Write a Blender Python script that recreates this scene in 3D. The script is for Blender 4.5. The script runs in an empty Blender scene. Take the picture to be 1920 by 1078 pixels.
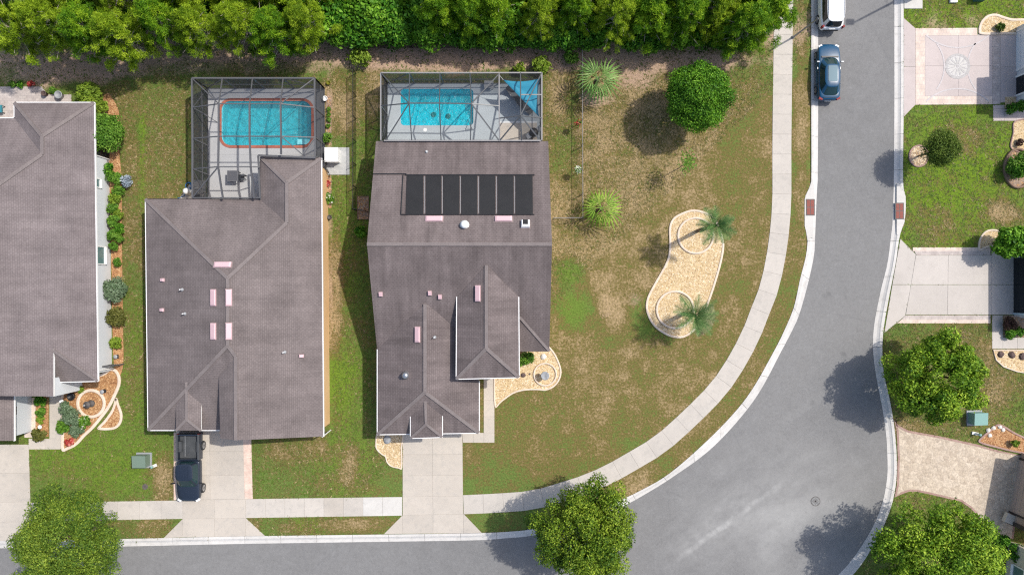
import bpy, math, random
import numpy as np
from mathutils import Vector, Matrix

random.seed(7); RNG = np.random.default_rng(11)
SC = bpy.context.scene
COL = SC.collection
PI = math.pi
S = 0.0435          # metres per photograph pixel on the ground
H = 55.7            # height of the drone

# ---------------------------------------------------------------- camera
cam_d = bpy.data.cameras.new('camera'); cam = bpy.data.objects.new('camera', cam_d); COL.objects.link(cam)
cam.location = (0, 0, H); cam.rotation_euler = (0, 0, 0)
cam_d.sensor_width = 36.0; cam_d.lens = 36.0 * H / (1920 * S); cam_d.clip_end = 2000; cam_d.clip_start = 0.5
SC.camera = cam
# ---------------------------------------------------------------- sky and sun
SUN_EL = math.radians(54.5); SUN_DIR2 = math.radians(27.4)   # the sun stands to the upper right of the picture
world = bpy.data.worlds.new('World'); SC.world = world; world.use_nodes = True
wn = world.node_tree.nodes; wl = world.node_tree.links
sky = wn.new('ShaderNodeTexSky'); sky.sky_type = 'NISHITA'; sky.sun_disc = False
sky.sun_elevation = SUN_EL; sky.sun_rotation = PI / 2 - SUN_DIR2
sky.air_density = 1.0; sky.dust_density = 2.5; sky.ozone_density = 1.0
wn['Background'].inputs[1].default_value = 0.15
wl.new(sky.outputs[0], wn['Background'].inputs[0])
sun_d = bpy.data.lights.new('sun', 'SUN'); sun_d.energy = 3.2; sun_d.angle = math.radians(0.9); sun_d.color = (1.0, 0.955, 0.88)
sun = bpy.data.objects.new('sun', sun_d); COL.objects.link(sun)
sd = Vector((math.cos(SUN_EL) * math.cos(SUN_DIR2), math.cos(SUN_EL) * math.sin(SUN_DIR2), math.sin(SUN_EL)))
sun.rotation_euler = sd.to_track_quat('Z', 'Y').to_euler(); sun.location = sd * 80
SC.view_settings.view_transform = 'Standard'; SC.view_settings.look = 'None'
SC.view_settings.exposure = 0.32; SC.view_settings.gamma = 1.0; SC.view_settings.use_curve_mapping = False
SC.render.engine = 'CYCLES'
SC.cycles.use_denoising = False; SC.cycles.filter_width = 1.2; SC.cycles.sample_clamp_indirect = 4.0
SC.cycles.transparent_max_bounces = 24; SC.cycles.max_bounces = 6

# ---------------------------------------------------------------- helpers
def P(px, py, z=0.0):
    k = S * (1 - z / H)
    return Vector(((px - 960) * k, (539 - py) * k, z))
def P2(px, py, z=0.0):
    p = P(px, py, z); return (p.x, p.y)

class MB:
    def __init__(s): s.v = []; s.f = []
    def add(s, vs, fs):
        o = len(s.v); s.v += [tuple(x) for x in vs]; s.f += [tuple(i + o for i in f) for f in fs]; return s
    def quad(s, a, b, c, d): return s.add([a, b, c, d], [(0, 1, 2, 3)])
    def poly(s, pts): return s.add(pts, [tuple(range(len(pts)))])
    def box(s, c, size, rz=0.0):
        cx, cy, cz = c; a, b, h = size[0] / 2, size[1] / 2, size[2] / 2; co, si = math.cos(rz), math.sin(rz)
        vs = []
        for z in (-h, h):
            for x, y in ((-a, -b), (a, -b), (a, b), (-a, b)):
                vs.append((cx + x * co - y * si, cy + x * si + y * co, cz + z))
        return s.add(vs, [(3, 2, 1, 0), (4, 5, 6, 7), (0, 1, 5, 4), (1, 2, 6, 5), (2, 3, 7, 6), (3, 0, 4, 7)])
    def bar(s, p, q, w, h=None):
        p = Vector(p); q = Vector(q); h = h or w; d = (q - p).normalized()
        up = Vector((0, 0, 1)) if abs(d.z) < .95 else Vector((1, 0, 0))
        a = d.cross(up).normalized() * (w / 2); b = a.cross(d).normalized() * (h / 2)
        vs = [p - a - b, p + a - b, p + a + b, p - a + b, q - a - b, q + a - b, q + a + b, q - a + b]
        return s.add(vs, [(3, 2, 1, 0), (4, 5, 6, 7), (0, 1, 5, 4), (1, 2, 6, 5), (2, 3, 7, 6), (3, 0, 4, 7)])
    def tube(s, p, q, r0, r1=None, n=8, caps=True):
        p = Vector(p); q = Vector(q); r1 = r0 if r1 is None else r1; d = (q - p).normalized()
        up = Vector((0, 0, 1)) if abs(d.z) < .95 else Vector((1, 0, 0))
        a = d.cross(up).normalized(); b = a.cross(d)
        vs = []
        for c, r in ((p, r0), (q, r1)):
            for i in range(n):
                t = 2 * PI * i / n; vs.append(c + a * (r * math.cos(t)) + b * (r * math.sin(t)))
        fs = [(i, (i + 1) % n, n + (i + 1) % n, n + i) for i in range(n)]
        if caps: fs += [tuple(range(n))[::-1], tuple(range(n, 2 * n))]
        return s.add(vs, fs)
    def lathe(s, c, prof, n=14):
        vs = []; fs = []
        for r, z in prof:
            for i in range(n):
                t = 2 * PI * i / n; vs.append((c[0] + r * math.cos(t), c[1] + r * math.sin(t), c[2] + z))
        for k in range(len(prof) - 1):
            for i in range(n):
                fs.append((k * n + i, k * n + (i + 1) % n, (k + 1) * n + (i + 1) % n, (k + 1) * n + i))
        fs.append(tuple(range(n))[::-1]); fs.append(tuple(range((len(prof) - 1) * n, len(prof) * n)))
        return s.add(vs, fs)
    def prism(s, pts, z0, z1):
        n = len(pts)
        area = sum(pts[i][0] * pts[(i + 1) % n][1] - pts[(i + 1) % n][0] * pts[i][1] for i in range(n))
        if area < 0: pts = pts[::-1]
        vs = [(x, y, z0) for x, y in pts] + [(x, y, z1) for x, y in pts]
        fs = [tuple(range(n))[::-1], tuple(range(n, 2 * n))] + [(i, (i + 1) % n, n + (i + 1) % n, n + i) for i in range(n)]
        return s.add(vs, fs)
    def build(s, name, mat, parent=None, smooth=False, loc=None):
        me = bpy.data.meshes.new(name); me.from_pydata(s.v, [], s.f); me.update()
        if smooth: me.polygons.foreach_set('use_smooth', [True] * len(me.polygons))
        return link(name, me, mat, parent)

def link(name, me, mat, parent=None):
    if mat is not None and len(me.materials) == 0: me.materials.append(mat)
    o = bpy.data.objects.new(name, me); COL.objects.link(o)
    if parent is not None: o.parent = parent
    return o
def empty(name, label, cat, loc=(0, 0, 0), rz=0, group=None):
    o = bpy.data.objects.new(name, None); COL.objects.link(o); o.location = loc; o.rotation_euler = (0, 0, rz)
    o.empty_display_size = .2
    return tag(o, label, cat, group)
def tag(o, label, cat, group=None):
    o['label'] = label; o['category'] = cat
    if group: o['group'] = group
    return o
def struct(o): o['kind'] = 'structure'; return o
def stuff(o): o['kind'] = 'stuff'; return o

def mesh_np(name, V, F, tone=None, smooth=False):
    """V (n,3), F (m,k) arrays -> mesh, quickly"""
    V = np.asarray(V, np.float32); F = np.asarray(F, np.int32); m, k = F.shape
    me = bpy.data.meshes.new(name)
    me.vertices.add(len(V)); me.vertices.foreach_set('co', V.ravel())
    me.loops.add(m * k); me.loops.foreach_set('vertex_index', F.ravel())
    me.polygons.add(m); me.polygons.foreach_set('loop_start', np.arange(0, m * k, k, dtype=np.int32))
    me.polygons.foreach_set('loop_total', np.full(m, k, np.int32))
    if smooth: me.polygons.foreach_set('use_smooth', np.ones(m, bool))
    if tone is not None:
        a = me.attributes.new('tone', 'FLOAT', 'POINT'); a.data.foreach_set('value', np.asarray(tone, np.float32))
    me.update(calc_edges=True); return me

def catmull(pts, n=6, closed=False):
    pts = [np.array(p, float) for p in pts]; out = []; N = len(pts)
    rng = range(N) if closed else range(N - 1)
    for i in rng:
        if closed: a, b, c, d = pts[i - 1], pts[i], pts[(i + 1) % N], pts[(i + 2) % N]
        else: a, b, c, d = pts[max(i - 1, 0)], pts[i], pts[i + 1], pts[min(i + 2, N - 1)]
        for k in range(n):
            t = k / n
            out.append(tuple(.5 * ((2 * b) + (c - a) * t + (2 * a - 5 * b + 4 * c - d) * t * t + (3 * b - a - 3 * c + d) * t ** 3)))
    if not closed: out.append(tuple(pts[-1]))
    return out
def resample(pts, n):
    p = np.array(pts, float); d = np.r_[0, np.cumsum(np.hypot(*np.diff(p, axis=0).T))]; t = np.linspace(0, d[-1], n)
    return np.c_[np.interp(t, d, p[:, 0]), np.interp(t, d, p[:, 1])]
def inside(x, y, poly):
    x = np.asarray(x); y = np.asarray(y); r = np.zeros(x.shape, bool); n = len(poly)
    for i in range(n):
        x0, y0 = poly[i][:2]; x1, y1 = poly[(i + 1) % n][:2]
        if y0 == y1: continue
        c = ((y0 > y) != (y1 > y)) & (x < (x1 - x0) * (y - y0) / (y1 - y0) + x0)
        r ^= c
    return r
def offset(pts, d):
    """offset a closed polygon inwards (d>0)"""
    p = np.array(pts, float); n = len(p)
    area = sum(p[i][0] * p[(i + 1) % n][1] - p[(i + 1) % n][0] * p[i][1] for i in range(n))
    s = 1 if area > 0 else -1; out = []
    for i in range(n):
        t = p[(i + 1) % n] - p[i - 1]; L = np.hypot(*t) or 1; nn = np.array([-t[1], t[0]]) / L * s
        out.append(tuple(p[i] + nn * d))
    return out

# ---------------------------------------------------------------- materials
class NT:
    def __init__(s, name):
        s.m = bpy.data.materials.new(name); s.m.use_nodes = True; s.t = s.m.node_tree; s.n = s.t.nodes; s.l = s.t.links
        s.b = s.n['Principled BSDF']
    def node(s, ty, **kw):
        n = s.n.new(ty)
        for k, v in kw.items():
            if k.startswith('i_'):
                key = k[2:]; key = int(key) if key.isdigit() else key.replace('_', ' ')
                n.inputs[key].default_value = v
            else: setattr(n, k, v)
        return n
    def co(s, kind='Object'):
        if kind == 'World':
            return s.node('ShaderNodeNewGeometry').outputs['Position']
        return s.node('ShaderNodeTexCoord').outputs[kind]
    def noise(s, scale, detail=3, rough=.55, vec=None, kind='World'):
        n = s.node('ShaderNodeTexNoise'); n.inputs['Scale'].default_value = scale; n.inputs['Detail'].default_value = detail; n.inputs['Roughness'].default_value = rough
        s.l.new(vec if vec is not None else s.co(kind), n.inputs['Vector']); return n.outputs['Fac']
    def ramp(s, fac, stops):
        r = s.node('ShaderNodeValToRGB'); e = r.color_ramp.elements
        while len(e) < len(stops): e.new(.5)
        for i, (p, c) in enumerate(stops):
            e[i].position = p; e[i].color = (c, c, c, 1) if isinstance(c, (int, float)) else (*c, 1)
        s.l.new(fac, r.inputs[0]); return r.outputs[0]
    def mix(s, fac, a, b, mode='MIX'):
        m = s.node('ShaderNodeMix', data_type='RGBA', blend_type=mode)
        for sock, v in ((m.inputs[0], fac), (m.inputs[6], a), (m.inputs[7], b)):
            if isinstance(v, (int, float)): sock.default_value = v
            elif isinstance(v, tuple): sock.default_value = (*v, 1)
            else: s.l.new(v, sock)
        return m.outputs[2]
    def math(s, op, a, b=0.0, clamp=False):
        m = s.node('ShaderNodeMath', operation=op, use_clamp=clamp)
        for sock, v in ((m.inputs[0], a), (m.inputs[1], b)):
            if isinstance(v, (int, float)): sock.default_value = v
            else: s.l.new(v, sock)
        return m.outputs[0]
    def attr(s, name): return s.node('ShaderNodeAttribute', attribute_name=name).outputs['Fac']
    def color(s, c):
        if isinstance(c, tuple): s.b.inputs['Base Color'].default_value = (*c, 1)
        else: s.l.new(c, s.b.inputs['Base Color'])
    def bump(s, h, strength=.3, dist=.02):
        b = s.node('ShaderNodeBump'); b.inputs['Strength'].default_value = strength; b.inputs['Distance'].default_value = dist
        s.l.new(h, b.inputs['Height']); s.l.new(b.outputs[0], s.b.inputs['Normal'])
    def set(s, rough=.6, metal=0., spec=.5, **kw):
        s.b.inputs['Roughness'].default_value = rough; s.b.inputs['Metallic'].default_value = metal
        s.b.inputs['Specular IOR Level'].default_value = spec
        return s.m

def mottled(name, c1, c2, scale=1.0, fine=20., rough=.85, spec=.3, bump=.2, c3=None, finemix=.35, metal=0.):
    t = NT(name); a = t.noise(scale, 4); f = t.noise(fine, 3)
    col = t.mix(t.ramp(a, [(.35, 0.), (.65, 1.)]), c1, c2)
    if c3: col = t.mix(t.math('MULTIPLY', t.ramp(t.noise(scale * .37, 5, .65), [(.52, 0.), (.66, 1.)]), .8), col, c3)
    col = t.mix(finemix, col, t.mix(1., col, t.ramp(f, [(.3, .55), (.7, 1.45)]), 'MULTIPLY'))
    t.color(col)
    if bump: t.bump(f, bump, .01)
    return t.set(rough, metal, spec)
def plain(name, c, rough=.5, metal=0., spec=.5):
    t = NT(name); f = t.noise(6., 3); t.color(t.mix(t.math('MULTIPLY', f, .25), c, tuple(x * .75 for x in c))); return t.set(rough, metal, spec)

M = {}
M['asphalt'] = None
def asphalt():
    t = NT('asphalt')
    big = t.noise(.06, 4, .6); mid = t.noise(.9, 4); fine = t.noise(4.5, 3, .8); agg = t.noise(16., 2, .7)
    col = t.mix(t.ramp(big, [(.35, 0.), (.7, 1.)]), (.178, .175, .172), (.206, .202, .197))
    col = t.mix(t.math('MULTIPLY', t.ramp(mid, [(.4, 0.), (.75, 1.)]), .35), col, (.235, .233, .23))
    col = t.mix(.4, col, t.mix(1., col, t.ramp(fine, [(.25, .7), (.75, 1.3)]), 'MULTIPLY'))
    col = t.mix(.28, col, t.mix(1., col, t.ramp(agg, [(.3, .65), (.7, 1.35)]), 'MULTIPLY'))
    # scuffed pale polish of the outer bend: worn, with its own streaky shape
    m0 = t.node('ShaderNodeMapping'); m0.inputs['Rotation'].default_value = (0, 0, math.radians(-36)); t.l.new(t.co('World'), m0.inputs[0])
    mp = t.node('ShaderNodeMapping'); mp.inputs['Scale'].default_value = (.2, .42, 1); t.l.new(m0.outputs[0], mp.inputs[0])
    uv = t.node('ShaderNodeSeparateXYZ'); t.l.new(m0.outputs[0], uv.inputs[0]); wob = t.noise(.7, 3)
    st = t.noise(1., 5, .6, mp.outputs[0])
    pos = t.node('ShaderNodeSeparateXYZ'); t.l.new(t.co('World'), pos.inputs[0])
    dx = t.math('DIVIDE', t.math('SUBTRACT', pos.outputs[0], 22.), 10.); dy = t.math('DIVIDE', t.math('ADD', pos.outputs[1], 18.5), 7.)
    r2 = t.math('ADD', t.math('MULTIPLY', dx, dx), t.math('MULTIPLY', dy, dy))
    msk = t.math('SUBTRACT', 1.0, r2, True)
    wear = t.math('MULTIPLY', msk, t.ramp(st, [(.38, 0.05), (.68, 1.)]))
    col = t.mix(t.math('MULTIPLY', wear, .5), col, (.37, .365, .35))
    def scuff(v0, u0, u1, wd, amt):      # a long dragged pale scuff in the wearing course
        dv = t.math('DIVIDE', t.math('ADD', t.math('SUBTRACT', uv.outputs[1], v0), t.math('MULTIPLY', t.math('SUBTRACT', wob, .5), .5)), wd)
        a = t.math('SUBTRACT', 1.0, t.math('MULTIPLY', dv, dv), True)
        du = t.math('DIVIDE', t.math('SUBTRACT', uv.outputs[0], (u0 + u1) / 2), (u1 - u0) / 2); b = t.math('SUBTRACT', 1.0, t.math('MULTIPLY', du, du), True)
        return t.math('MULTIPLY', t.math('MULTIPLY', a, b), t.math('MULTIPLY', t.ramp(t.noise(1.1, 4, .7), [(.35, .1), (.65, 1.)]), amt))
    for q in ((-25.9, -3.5, 9.5, .28, .6), (-25.6, -4, 9, 1.6, .28), (-21.9, 9, 17, .5, .14), (-28.6, 2, 12, 2.2, .3)): col = t.mix(scuff(*q), col, (.42, .415, .4))
    spot = t.math('MULTIPLY', t.ramp(t.noise(.8, 2), [(.7, 0.), (.76, 1.)]), .35); col = t.mix(spot, col, (.1, .1, .1))
    cr = t.node('ShaderNodeTexVoronoi', feature='DISTANCE_TO_EDGE'); cr.inputs['Scale'].default_value = .12
    wv = t.mix(.12, t.co('World'), t.node('ShaderNodeTexNoise', i_Scale=1.3).outputs['Color'], 'ADD'); t.l.new(wv, cr.inputs['Vector'])
    crk = t.math('MULTIPLY', t.ramp(cr.outputs['Distance'], [(.0, 1.), (.006, 0.)]), t.ramp(t.noise(.15, 2), [(.45, 0.), (.6, .22)]))
    col = t.mix(crk, col, (.12, .12, .125))
    t.color(col); t.bump(agg, .35, .01)
    return t.set(.9, 0, .2)
M['asphalt'] = asphalt()
def concrete(name, c, stain=(.36, .34, .31), st=.5, warm=None):
    t = NT(name); a = t.noise(.35, 5, .65); b = t.noise(2.4, 4, .6); f = t.noise(24., 3)
    oi = t.node('ShaderNodeObjectInfo')
    col = t.mix(t.ramp(a, [(.3, 0.), (.7, 1.)]), c, tuple(min(1, x * 1.1) for x in c))
    col = t.mix(t.math('MULTIPLY', t.ramp(b, [(.5, 0.), (.75, 1.)]), st), col, stain)
    col = t.mix(t.ramp(t.noise(.18, 6, .7), [(.5, 0.), (.8, .4)]), col, tuple(x * .62 for x in stain)); col = t.mix(t.ramp(t.noise(1.1, 5, .75), [(.62, 0.), (.8, .35)]), col, (.2, .19, .175))
    br = t.node('ShaderNodeMapRange'); br.inputs[3].default_value = .96; br.inputs[4].default_value = 1.04
    t.l.new(oi.outputs['Random'], br.inputs[0])
    col = t.mix(1., col, br.outputs[0], 'MULTIPLY')
    col = t.mix(.3, col, t.mix(1., col, t.ramp(f, [(.3, .75), (.7, 1.25)]), 'MULTIPLY'))
    t.color(col); t.bump(f, .15, .005); return t.set(.85, 0, .3)
M['concrete'] = concrete('concrete', (.475, .435, .385))
M['concrete_white'] = concrete('concrete_white', (.52, .5, .465), st=.3)
M['concrete_drive'] = concrete('concrete_drive', (.462, .415, .357), st=.45)
M['concrete_pink'] = concrete('concrete_pink', (.47, .405, .38), stain=(.4, .34, .32), st=.35)
M['concrete_new'] = concrete('concrete_new', (.465, .425, .385), stain=(.4, .365, .33), st=.3)
M['curb'] = concrete('curb', (.54, .52, .49), stain=(.38, .36, .33), st=.5)
M['deck'] = concrete('deck', (.42, .42, .42), stain=(.4, .4, .4), st=.35)
M['deck_blue'] = concrete('deck_blue', (.38, .42, .44), stain=(.36, .39, .41), st=.35)
M['gravel_pad'] = mottled('gravel_pad', (.36, .37, .36), (.45, .45, .44), 3., 40., finemix=.8)
def brick(name, c1, c2, mortar, w, h, msz=.06, rot=0., kind='World', off=.5):
    t = NT(name); b = t.node('ShaderNodeTexBrick'); b.offset = off
    b.inputs['Color1'].default_value = (*c1, 1); b.inputs['Color2'].default_value = (*c2, 1); b.inputs['Mortar'].default_value = (*mortar, 1)
    b.inputs['Scale'].default_value = 1.; b.inputs['Brick Width'].default_value = w; b.inputs['Row Height'].default_value = h; b.inputs['Mortar Size'].default_value = msz * h
    mp = t.node('ShaderNodeMapping'); mp.inputs['Rotation'].default_value = (0, 0, rot); t.l.new(t.co(kind), mp.inputs[0]); t.l.new(mp.outputs[0], b.inputs['Vector'])
    col = t.mix(.5, b.outputs[0], t.mix(1., b.outputs[0], t.ramp(t.noise(1.7, 4), [(.3, .7), (.7, 1.3)]), 'MULTIPLY'))
    t.color(col); t.bump(b.outputs['Fac'], -.3, .01); return t.set(.85, 0, .3)
M['brick_border'] = brick('brick_border', (.62, .44, .36), (.66, .52, .43), (.55, .45, .38), .22, .11)
M['paver'] = brick('paver', (.43, .37, .34), (.5, .44, .4), (.36, .32, .3), .3, .2)
M['paver_tan'] = brick('paver_tan', (.62, .5, .4), (.66, .55, .46), (.5, .42, .36), .3, .15)
def shingles(name, base, alt, sk=(.9, 1.1)):
    t = NT(name); uv = t.co('UV')
    b = t.node('ShaderNodeTexBrick'); b.offset = .37; b.offset_frequency = 2
    b.inputs['Color1'].default_value = (*base, 1); b.inputs['Color2'].default_value = (*alt, 1)
    b.inputs['Mortar'].default_value = tuple(x * .8 for x in base) + (1,)
    b.inputs['Scale'].default_value = 1.; b.inputs['Brick Width'].default_value = .26; b.inputs['Row Height'].default_value = .15
    b.inputs['Mortar Size'].default_value = .017; b.inputs['Bias'].default_value = .0
    t.l.new(uv, b.inputs['Vector'])
    blot = t.noise(.45, 5, .65); fine = t.noise(8., 3, .7)
    mp = t.node('ShaderNodeMapping'); mp.inputs['Scale'].default_value = (1.3, .12, 1); t.l.new(uv, mp.inputs[0])
    streak = t.noise(1., 4, .6, mp.outputs[0])
    col = t.mix(1., b.outputs[0], t.ramp(blot, [(.3, .8), (.7, 1.18)]), 'MULTIPLY')
    col = t.mix(1., col, t.ramp(streak, [(.32, sk[0]), (.68, sk[1])]), 'MULTIPLY')
    col = t.mix(1., col, t.ramp(fine, [(.3, .9), (.7, 1.1)]), 'MULTIPLY')
    t.color(col); t.bump(b.outputs['Fac'], -.5, .012); return t.set(.92, 0, .15)
M['shingle'] = shingles('shingle', (.162, .136, .131), (.182, .153, .147)); M['shingle_c'] = shingles('shingle_c', (.15, .123, .119), (.17, .141, .136), (.8, 1.18))
M['shingle_pink'] = shingles('shingle_pink', (.175, .147, .145), (.192, .163, .16))
M['ridge'] = mottled('ridge', (.178, .152, .146), (.205, .176, .168), 1.2, 12., .9, .15)
M['white_trim'] = plain('white_trim', (.8, .79, .77), .45)
M['white_plastic'] = plain('white_plastic', (.82, .82, .8), .4)
M['vent_pink'] = plain('vent_pink', (.62, .42, .44), .55)
M['wall_white'] = mottled('wall_white', (.56, .58, .6), (.6, .62, .63), .5, 30., .9, .2, .1, finemix=.15)
M['wall_tan'] = mottled('wall_tan', (.62, .4, .2), (.66, .44, .24), .5, 30., .9, .2, .1, finemix=.15)
M['wall_beige'] = mottled('wall_beige', (.56, .5, .42), (.6, .54, .46), .5, 30., .9, .2, .1, finemix=.15)
M['wall_brown'] = mottled('wall_brown', (.36, .28, .235), (.4, .31, .26), .5, 30., .9, .2, .1, finemix=.15)
M['door_white'] = plain('door_white', (.72, .74, .76), .5)
M['dark_trim'] = plain('dark_trim', (.045, .035, .035), .5)
M['bronze'] = plain('bronze', (.095, .095, .1), .6, 0.)
M['alu'] = plain('alu', (.27, .26, .255), .45, .2)
M['alu_dark'] = plain('alu_dark', (.09, .095, .1), .45, .2)
M['black'] = plain('black', (.018, .018, .02), .5)
M['rubber'] = plain('rubber', (.02, .02, .021), .8)
M['steel'] = plain('steel', (.45, .46, .47), .35, .8)
M['teal_glass'] = plain('teal_glass', (.12, .2, .2), .08)
def glass(name, c=(.02, .035, .04), rough=.04):
    t = NT(name); t.color(c); return t.set(rough, 0, .45)
M['car_glass'] = glass('car_glass', (.015, .04, .045)); M['car_glass_dark'] = glass('car_glass_dark', (.012, .016, .02))
M['pane'] = glass('pane', (.03, .06, .06))
def paint(name, c, metal=.3, rough=.3):
    t = NT(name); f = t.noise(60., 2); t.color(t.mix(t.math('MULTIPLY', f, .3), c, tuple(min(1, x * 1.5 + .01) for x in c)))
    t.b.inputs['Coat Weight'].default_value = .35; t.b.inputs['Coat Roughness'].default_value = .05; return t.set(rough, metal, .5)
M['paint_blue'] = paint('paint_blue', (.0, .05, .115), .0, .28); M['paint_navy'] = paint('paint_navy', (.018, .026, .042), .2, .3); M['paint_white'] = paint('paint_white', (.8, .8, .8), 0., .3)
M['bed_liner'] = mottled('bed_liner', (.055, .06, .066), (.075, .08, .085), 2., 30., .8)
M['sunroof'] = plain('sunroof', (.05, .09, .12), .1, .5); M['red_lamp'] = plain('red_lamp', (.22, .004, .008), .5, 0., .2); M['clear_lamp'] = plain('clear_lamp', (.75, .77, .8), .15)
def screen(name, op, c=(.02, .021, .023)):
    t = NT(name); t.n.remove(t.b); out = t.n['Material Output']
    tr = t.node('ShaderNodeBsdfTransparent'); df = t.node('ShaderNodeBsdfDiffuse'); df.inputs[0].default_value = (*c, 1)
    mx = t.node('ShaderNodeMixShader'); mx.inputs[0].default_value = op
    t.l.new(tr.outputs[0], mx.inputs[1]); t.l.new(df.outputs[0], mx.inputs[2]); t.l.new(mx.outputs[0], out.inputs[0]); return t.m
M['screen_wall'] = screen('screen_wall', .68, (.05, .052, .057)); M['screen_roof'] = screen('screen_roof', .1, (.1, .1, .105))
M['chain_mesh'] = screen('chain_mesh', .33, (.012, .02, .014)); M['chain_grey'] = screen('chain_grey', .22, (.03, .03, .028))
def water(name, tint):
    t = NT(name); t.n.remove(t.b); out = t.n['Material Output']
    tr = t.node('ShaderNodeBsdfTransparent'); tr.inputs[0].default_value = (*tint, 1)
    gl = t.node('ShaderNodeBsdfGlossy'); gl.inputs['Roughness'].default_value = .22
    sc = t.node('ShaderNodeBsdfDiffuse'); sc.inputs[0].default_value = (tint[0] * .4, tint[1] * .55, tint[2] * .55, 1)
    n1 = t.noise(3.2, 3, .6); n2 = t.noise(9., 2)
    bp = t.node('ShaderNodeBump'); bp.inputs['Strength'].default_value = .9; bp.inputs['Distance'].default_value = .12
    t.l.new(t.math('ADD', n1, t.math('MULTIPLY', n2, .35)), bp.inputs['Height']); t.l.new(bp.outputs[0], gl.inputs['Normal'])
    fr = t.node('ShaderNodeFresnel'); fr.inputs[0].default_value = 1.33; t.l.new(bp.outputs[0], fr.inputs['Normal'])
    m0 = t.node('ShaderNodeMixShader'); m0.inputs[0].default_value = .25; t.l.new(tr.outputs[0], m0.inputs[1]); t.l.new(sc.outputs[0], m0.inputs[2])
    mx = t.node('ShaderNodeMixShader'); t.l.new(fr.outputs[0], mx.inputs[0]); t.l.new(m0.outputs[0], mx.inputs[1]); t.l.new(gl.outputs[0], mx.inputs[2])
    t.l.new(mx.outputs[0], out.inputs[0]); return t.m
M['water_a'] = water('water_a', (.27, .83, .88)); M['water_b'] = water('water_b', (.1, .86, .92))
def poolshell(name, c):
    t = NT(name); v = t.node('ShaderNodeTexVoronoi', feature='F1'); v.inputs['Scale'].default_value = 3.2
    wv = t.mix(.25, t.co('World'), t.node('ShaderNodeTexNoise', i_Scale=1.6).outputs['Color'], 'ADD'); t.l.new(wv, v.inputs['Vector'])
    col = t.mix(t.ramp(v.outputs['Distance'], [(.25, 0.), (.7, 1.)]), c, tuple(min(1, x * 1.25 + .04) for x in c))  # lighter cell rims painted into the shell colour, standing in for ripple caustics
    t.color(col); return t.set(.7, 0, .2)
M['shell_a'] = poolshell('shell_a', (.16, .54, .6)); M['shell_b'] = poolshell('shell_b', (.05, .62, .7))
M['tile_red'] = brick('tile_red', (.38, .11, .07), (.44, .14, .09), (.3, .12, .09), .3, .3, .05)
M['solar'] = None
def solar():
    t = NT('solar'); w = t.node('ShaderNodeTexWave', wave_type='BANDS', bands_direction='X'); w.inputs['Scale'].default_value = 12.
    t.l.new(t.co('World'), w.inputs['Vector']); f = t.noise(1., 4)
    t.color(t.mix(f, (.011, .011, .012), (.022, .022, .024))); t.bump(w.outputs['Fac'], .3, .01); return t.set(.6, 0, .3)
M['solar'] = solar()
M['sail'] = plain('sail', (.01, .26, .4), .7)
M['leaf_stem'] = mottled('bark', (.16, .12, .085), (.24, .19, .14), 4., 20., .9, .2, .4)
M['bark_pine'] = mottled('bark_pine', (.34, .28, .24), (.46, .4, .35), 4., 20., .9, .2, .4)
M['palm_bark'] = mottled('palm_bark', (.14, .11, .08), (.2, .16, .12), 6., 20., .9, .2, .4)
def leaf(name, dark, mid, light, trans=.25):
    t = NT(name); a = t.attr('tone'); oi = t.node('ShaderNodeObjectInfo')
    col = t.ramp(a, [(0., dark), (.5, mid), (1., light)])
    t.color(col); t.b.inputs['Roughness'].default_value = .55; t.b.inputs['Specular IOR Level'].default_value = .18
    tl = t.node('ShaderNodeBsdfTranslucent'); t.l.new(col, tl.inputs[0])
    mx = t.node('ShaderNodeMixShader'); mx.inputs[0].default_value = trans
    out = t.n['Material Output']; t.l.new(t.b.outputs[0], mx.inputs[1]); t.l.new(tl.outputs[0], mx.inputs[2]); t.l.new(mx.outputs[0], out.inputs[0])
    return t.m
M['oak'] = leaf('oak', (.028, .08, .008), (.125, .21, .014), (.33, .42, .04), .18)
M['oak_fresh'] = leaf('oak_fresh', (.03, .1, .008), (.155, .28, .016), (.4, .53, .05), .18)
M['oak_olive'] = leaf('oak_olive', (.035, .09, .012), (.125, .2, .022), (.3, .39, .045), .18)
M['round'] = leaf('round', (.025, .095, .007), (.095, .245, .013), (.23, .43, .035), .18)
M['topiary'] = leaf('topiary', (.035, .07, .01), (.085, .14, .016), (.18, .25, .04), .12)
M['pine'] = leaf('pine', (.05, .12, .006), (.21, .33, .012), (.44, .57, .035), .3)
M['pine_deep'] = leaf('pine_deep', (.03, .11, .006), (.13, .28, .01), (.38, .54, .025), .3)
M['hedge'] = leaf('hedge', (.015, .075, .006), (.06, .19, .01), (.18, .36, .03), .15)
M['lime'] = leaf('lime', (.12, .2, .02), (.2, .3, .03), (.3, .4, .05))
M['shrub'] = leaf('shrub', (.05, .14, .015), (.11, .24, .025), (.22, .38, .05))
M['shrub_grey'] = leaf('shrub_grey', (.09, .15, .07), (.15, .22, .12), (.24, .31, .2))
M['shrub_olive'] = leaf('shrub_olive', (.08, .09, .02), (.13, .14, .03), (.2, .19, .05))
M['shrub_red'] = leaf('shrub_red', (.05, .03, .025), (.1, .05, .04), (.15, .1, .05))
M['shrub_yellow'] = leaf('shrub_yellow', (.2, .2, .02), (.34, .33, .03), (.5, .46, .06))
M['bluish'] = leaf('bluish', (.2, .26, .3), (.36, .42, .48), (.55, .6, .66))
M['petal_red'] = leaf('petal_red', (.35, .03, .03), (.5, .06, .05), (.7, .3, .25)); M['petal_white'] = leaf('petal_white', (.5, .52, .3), (.7, .7, .6), (.8, .8, .75))
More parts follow.
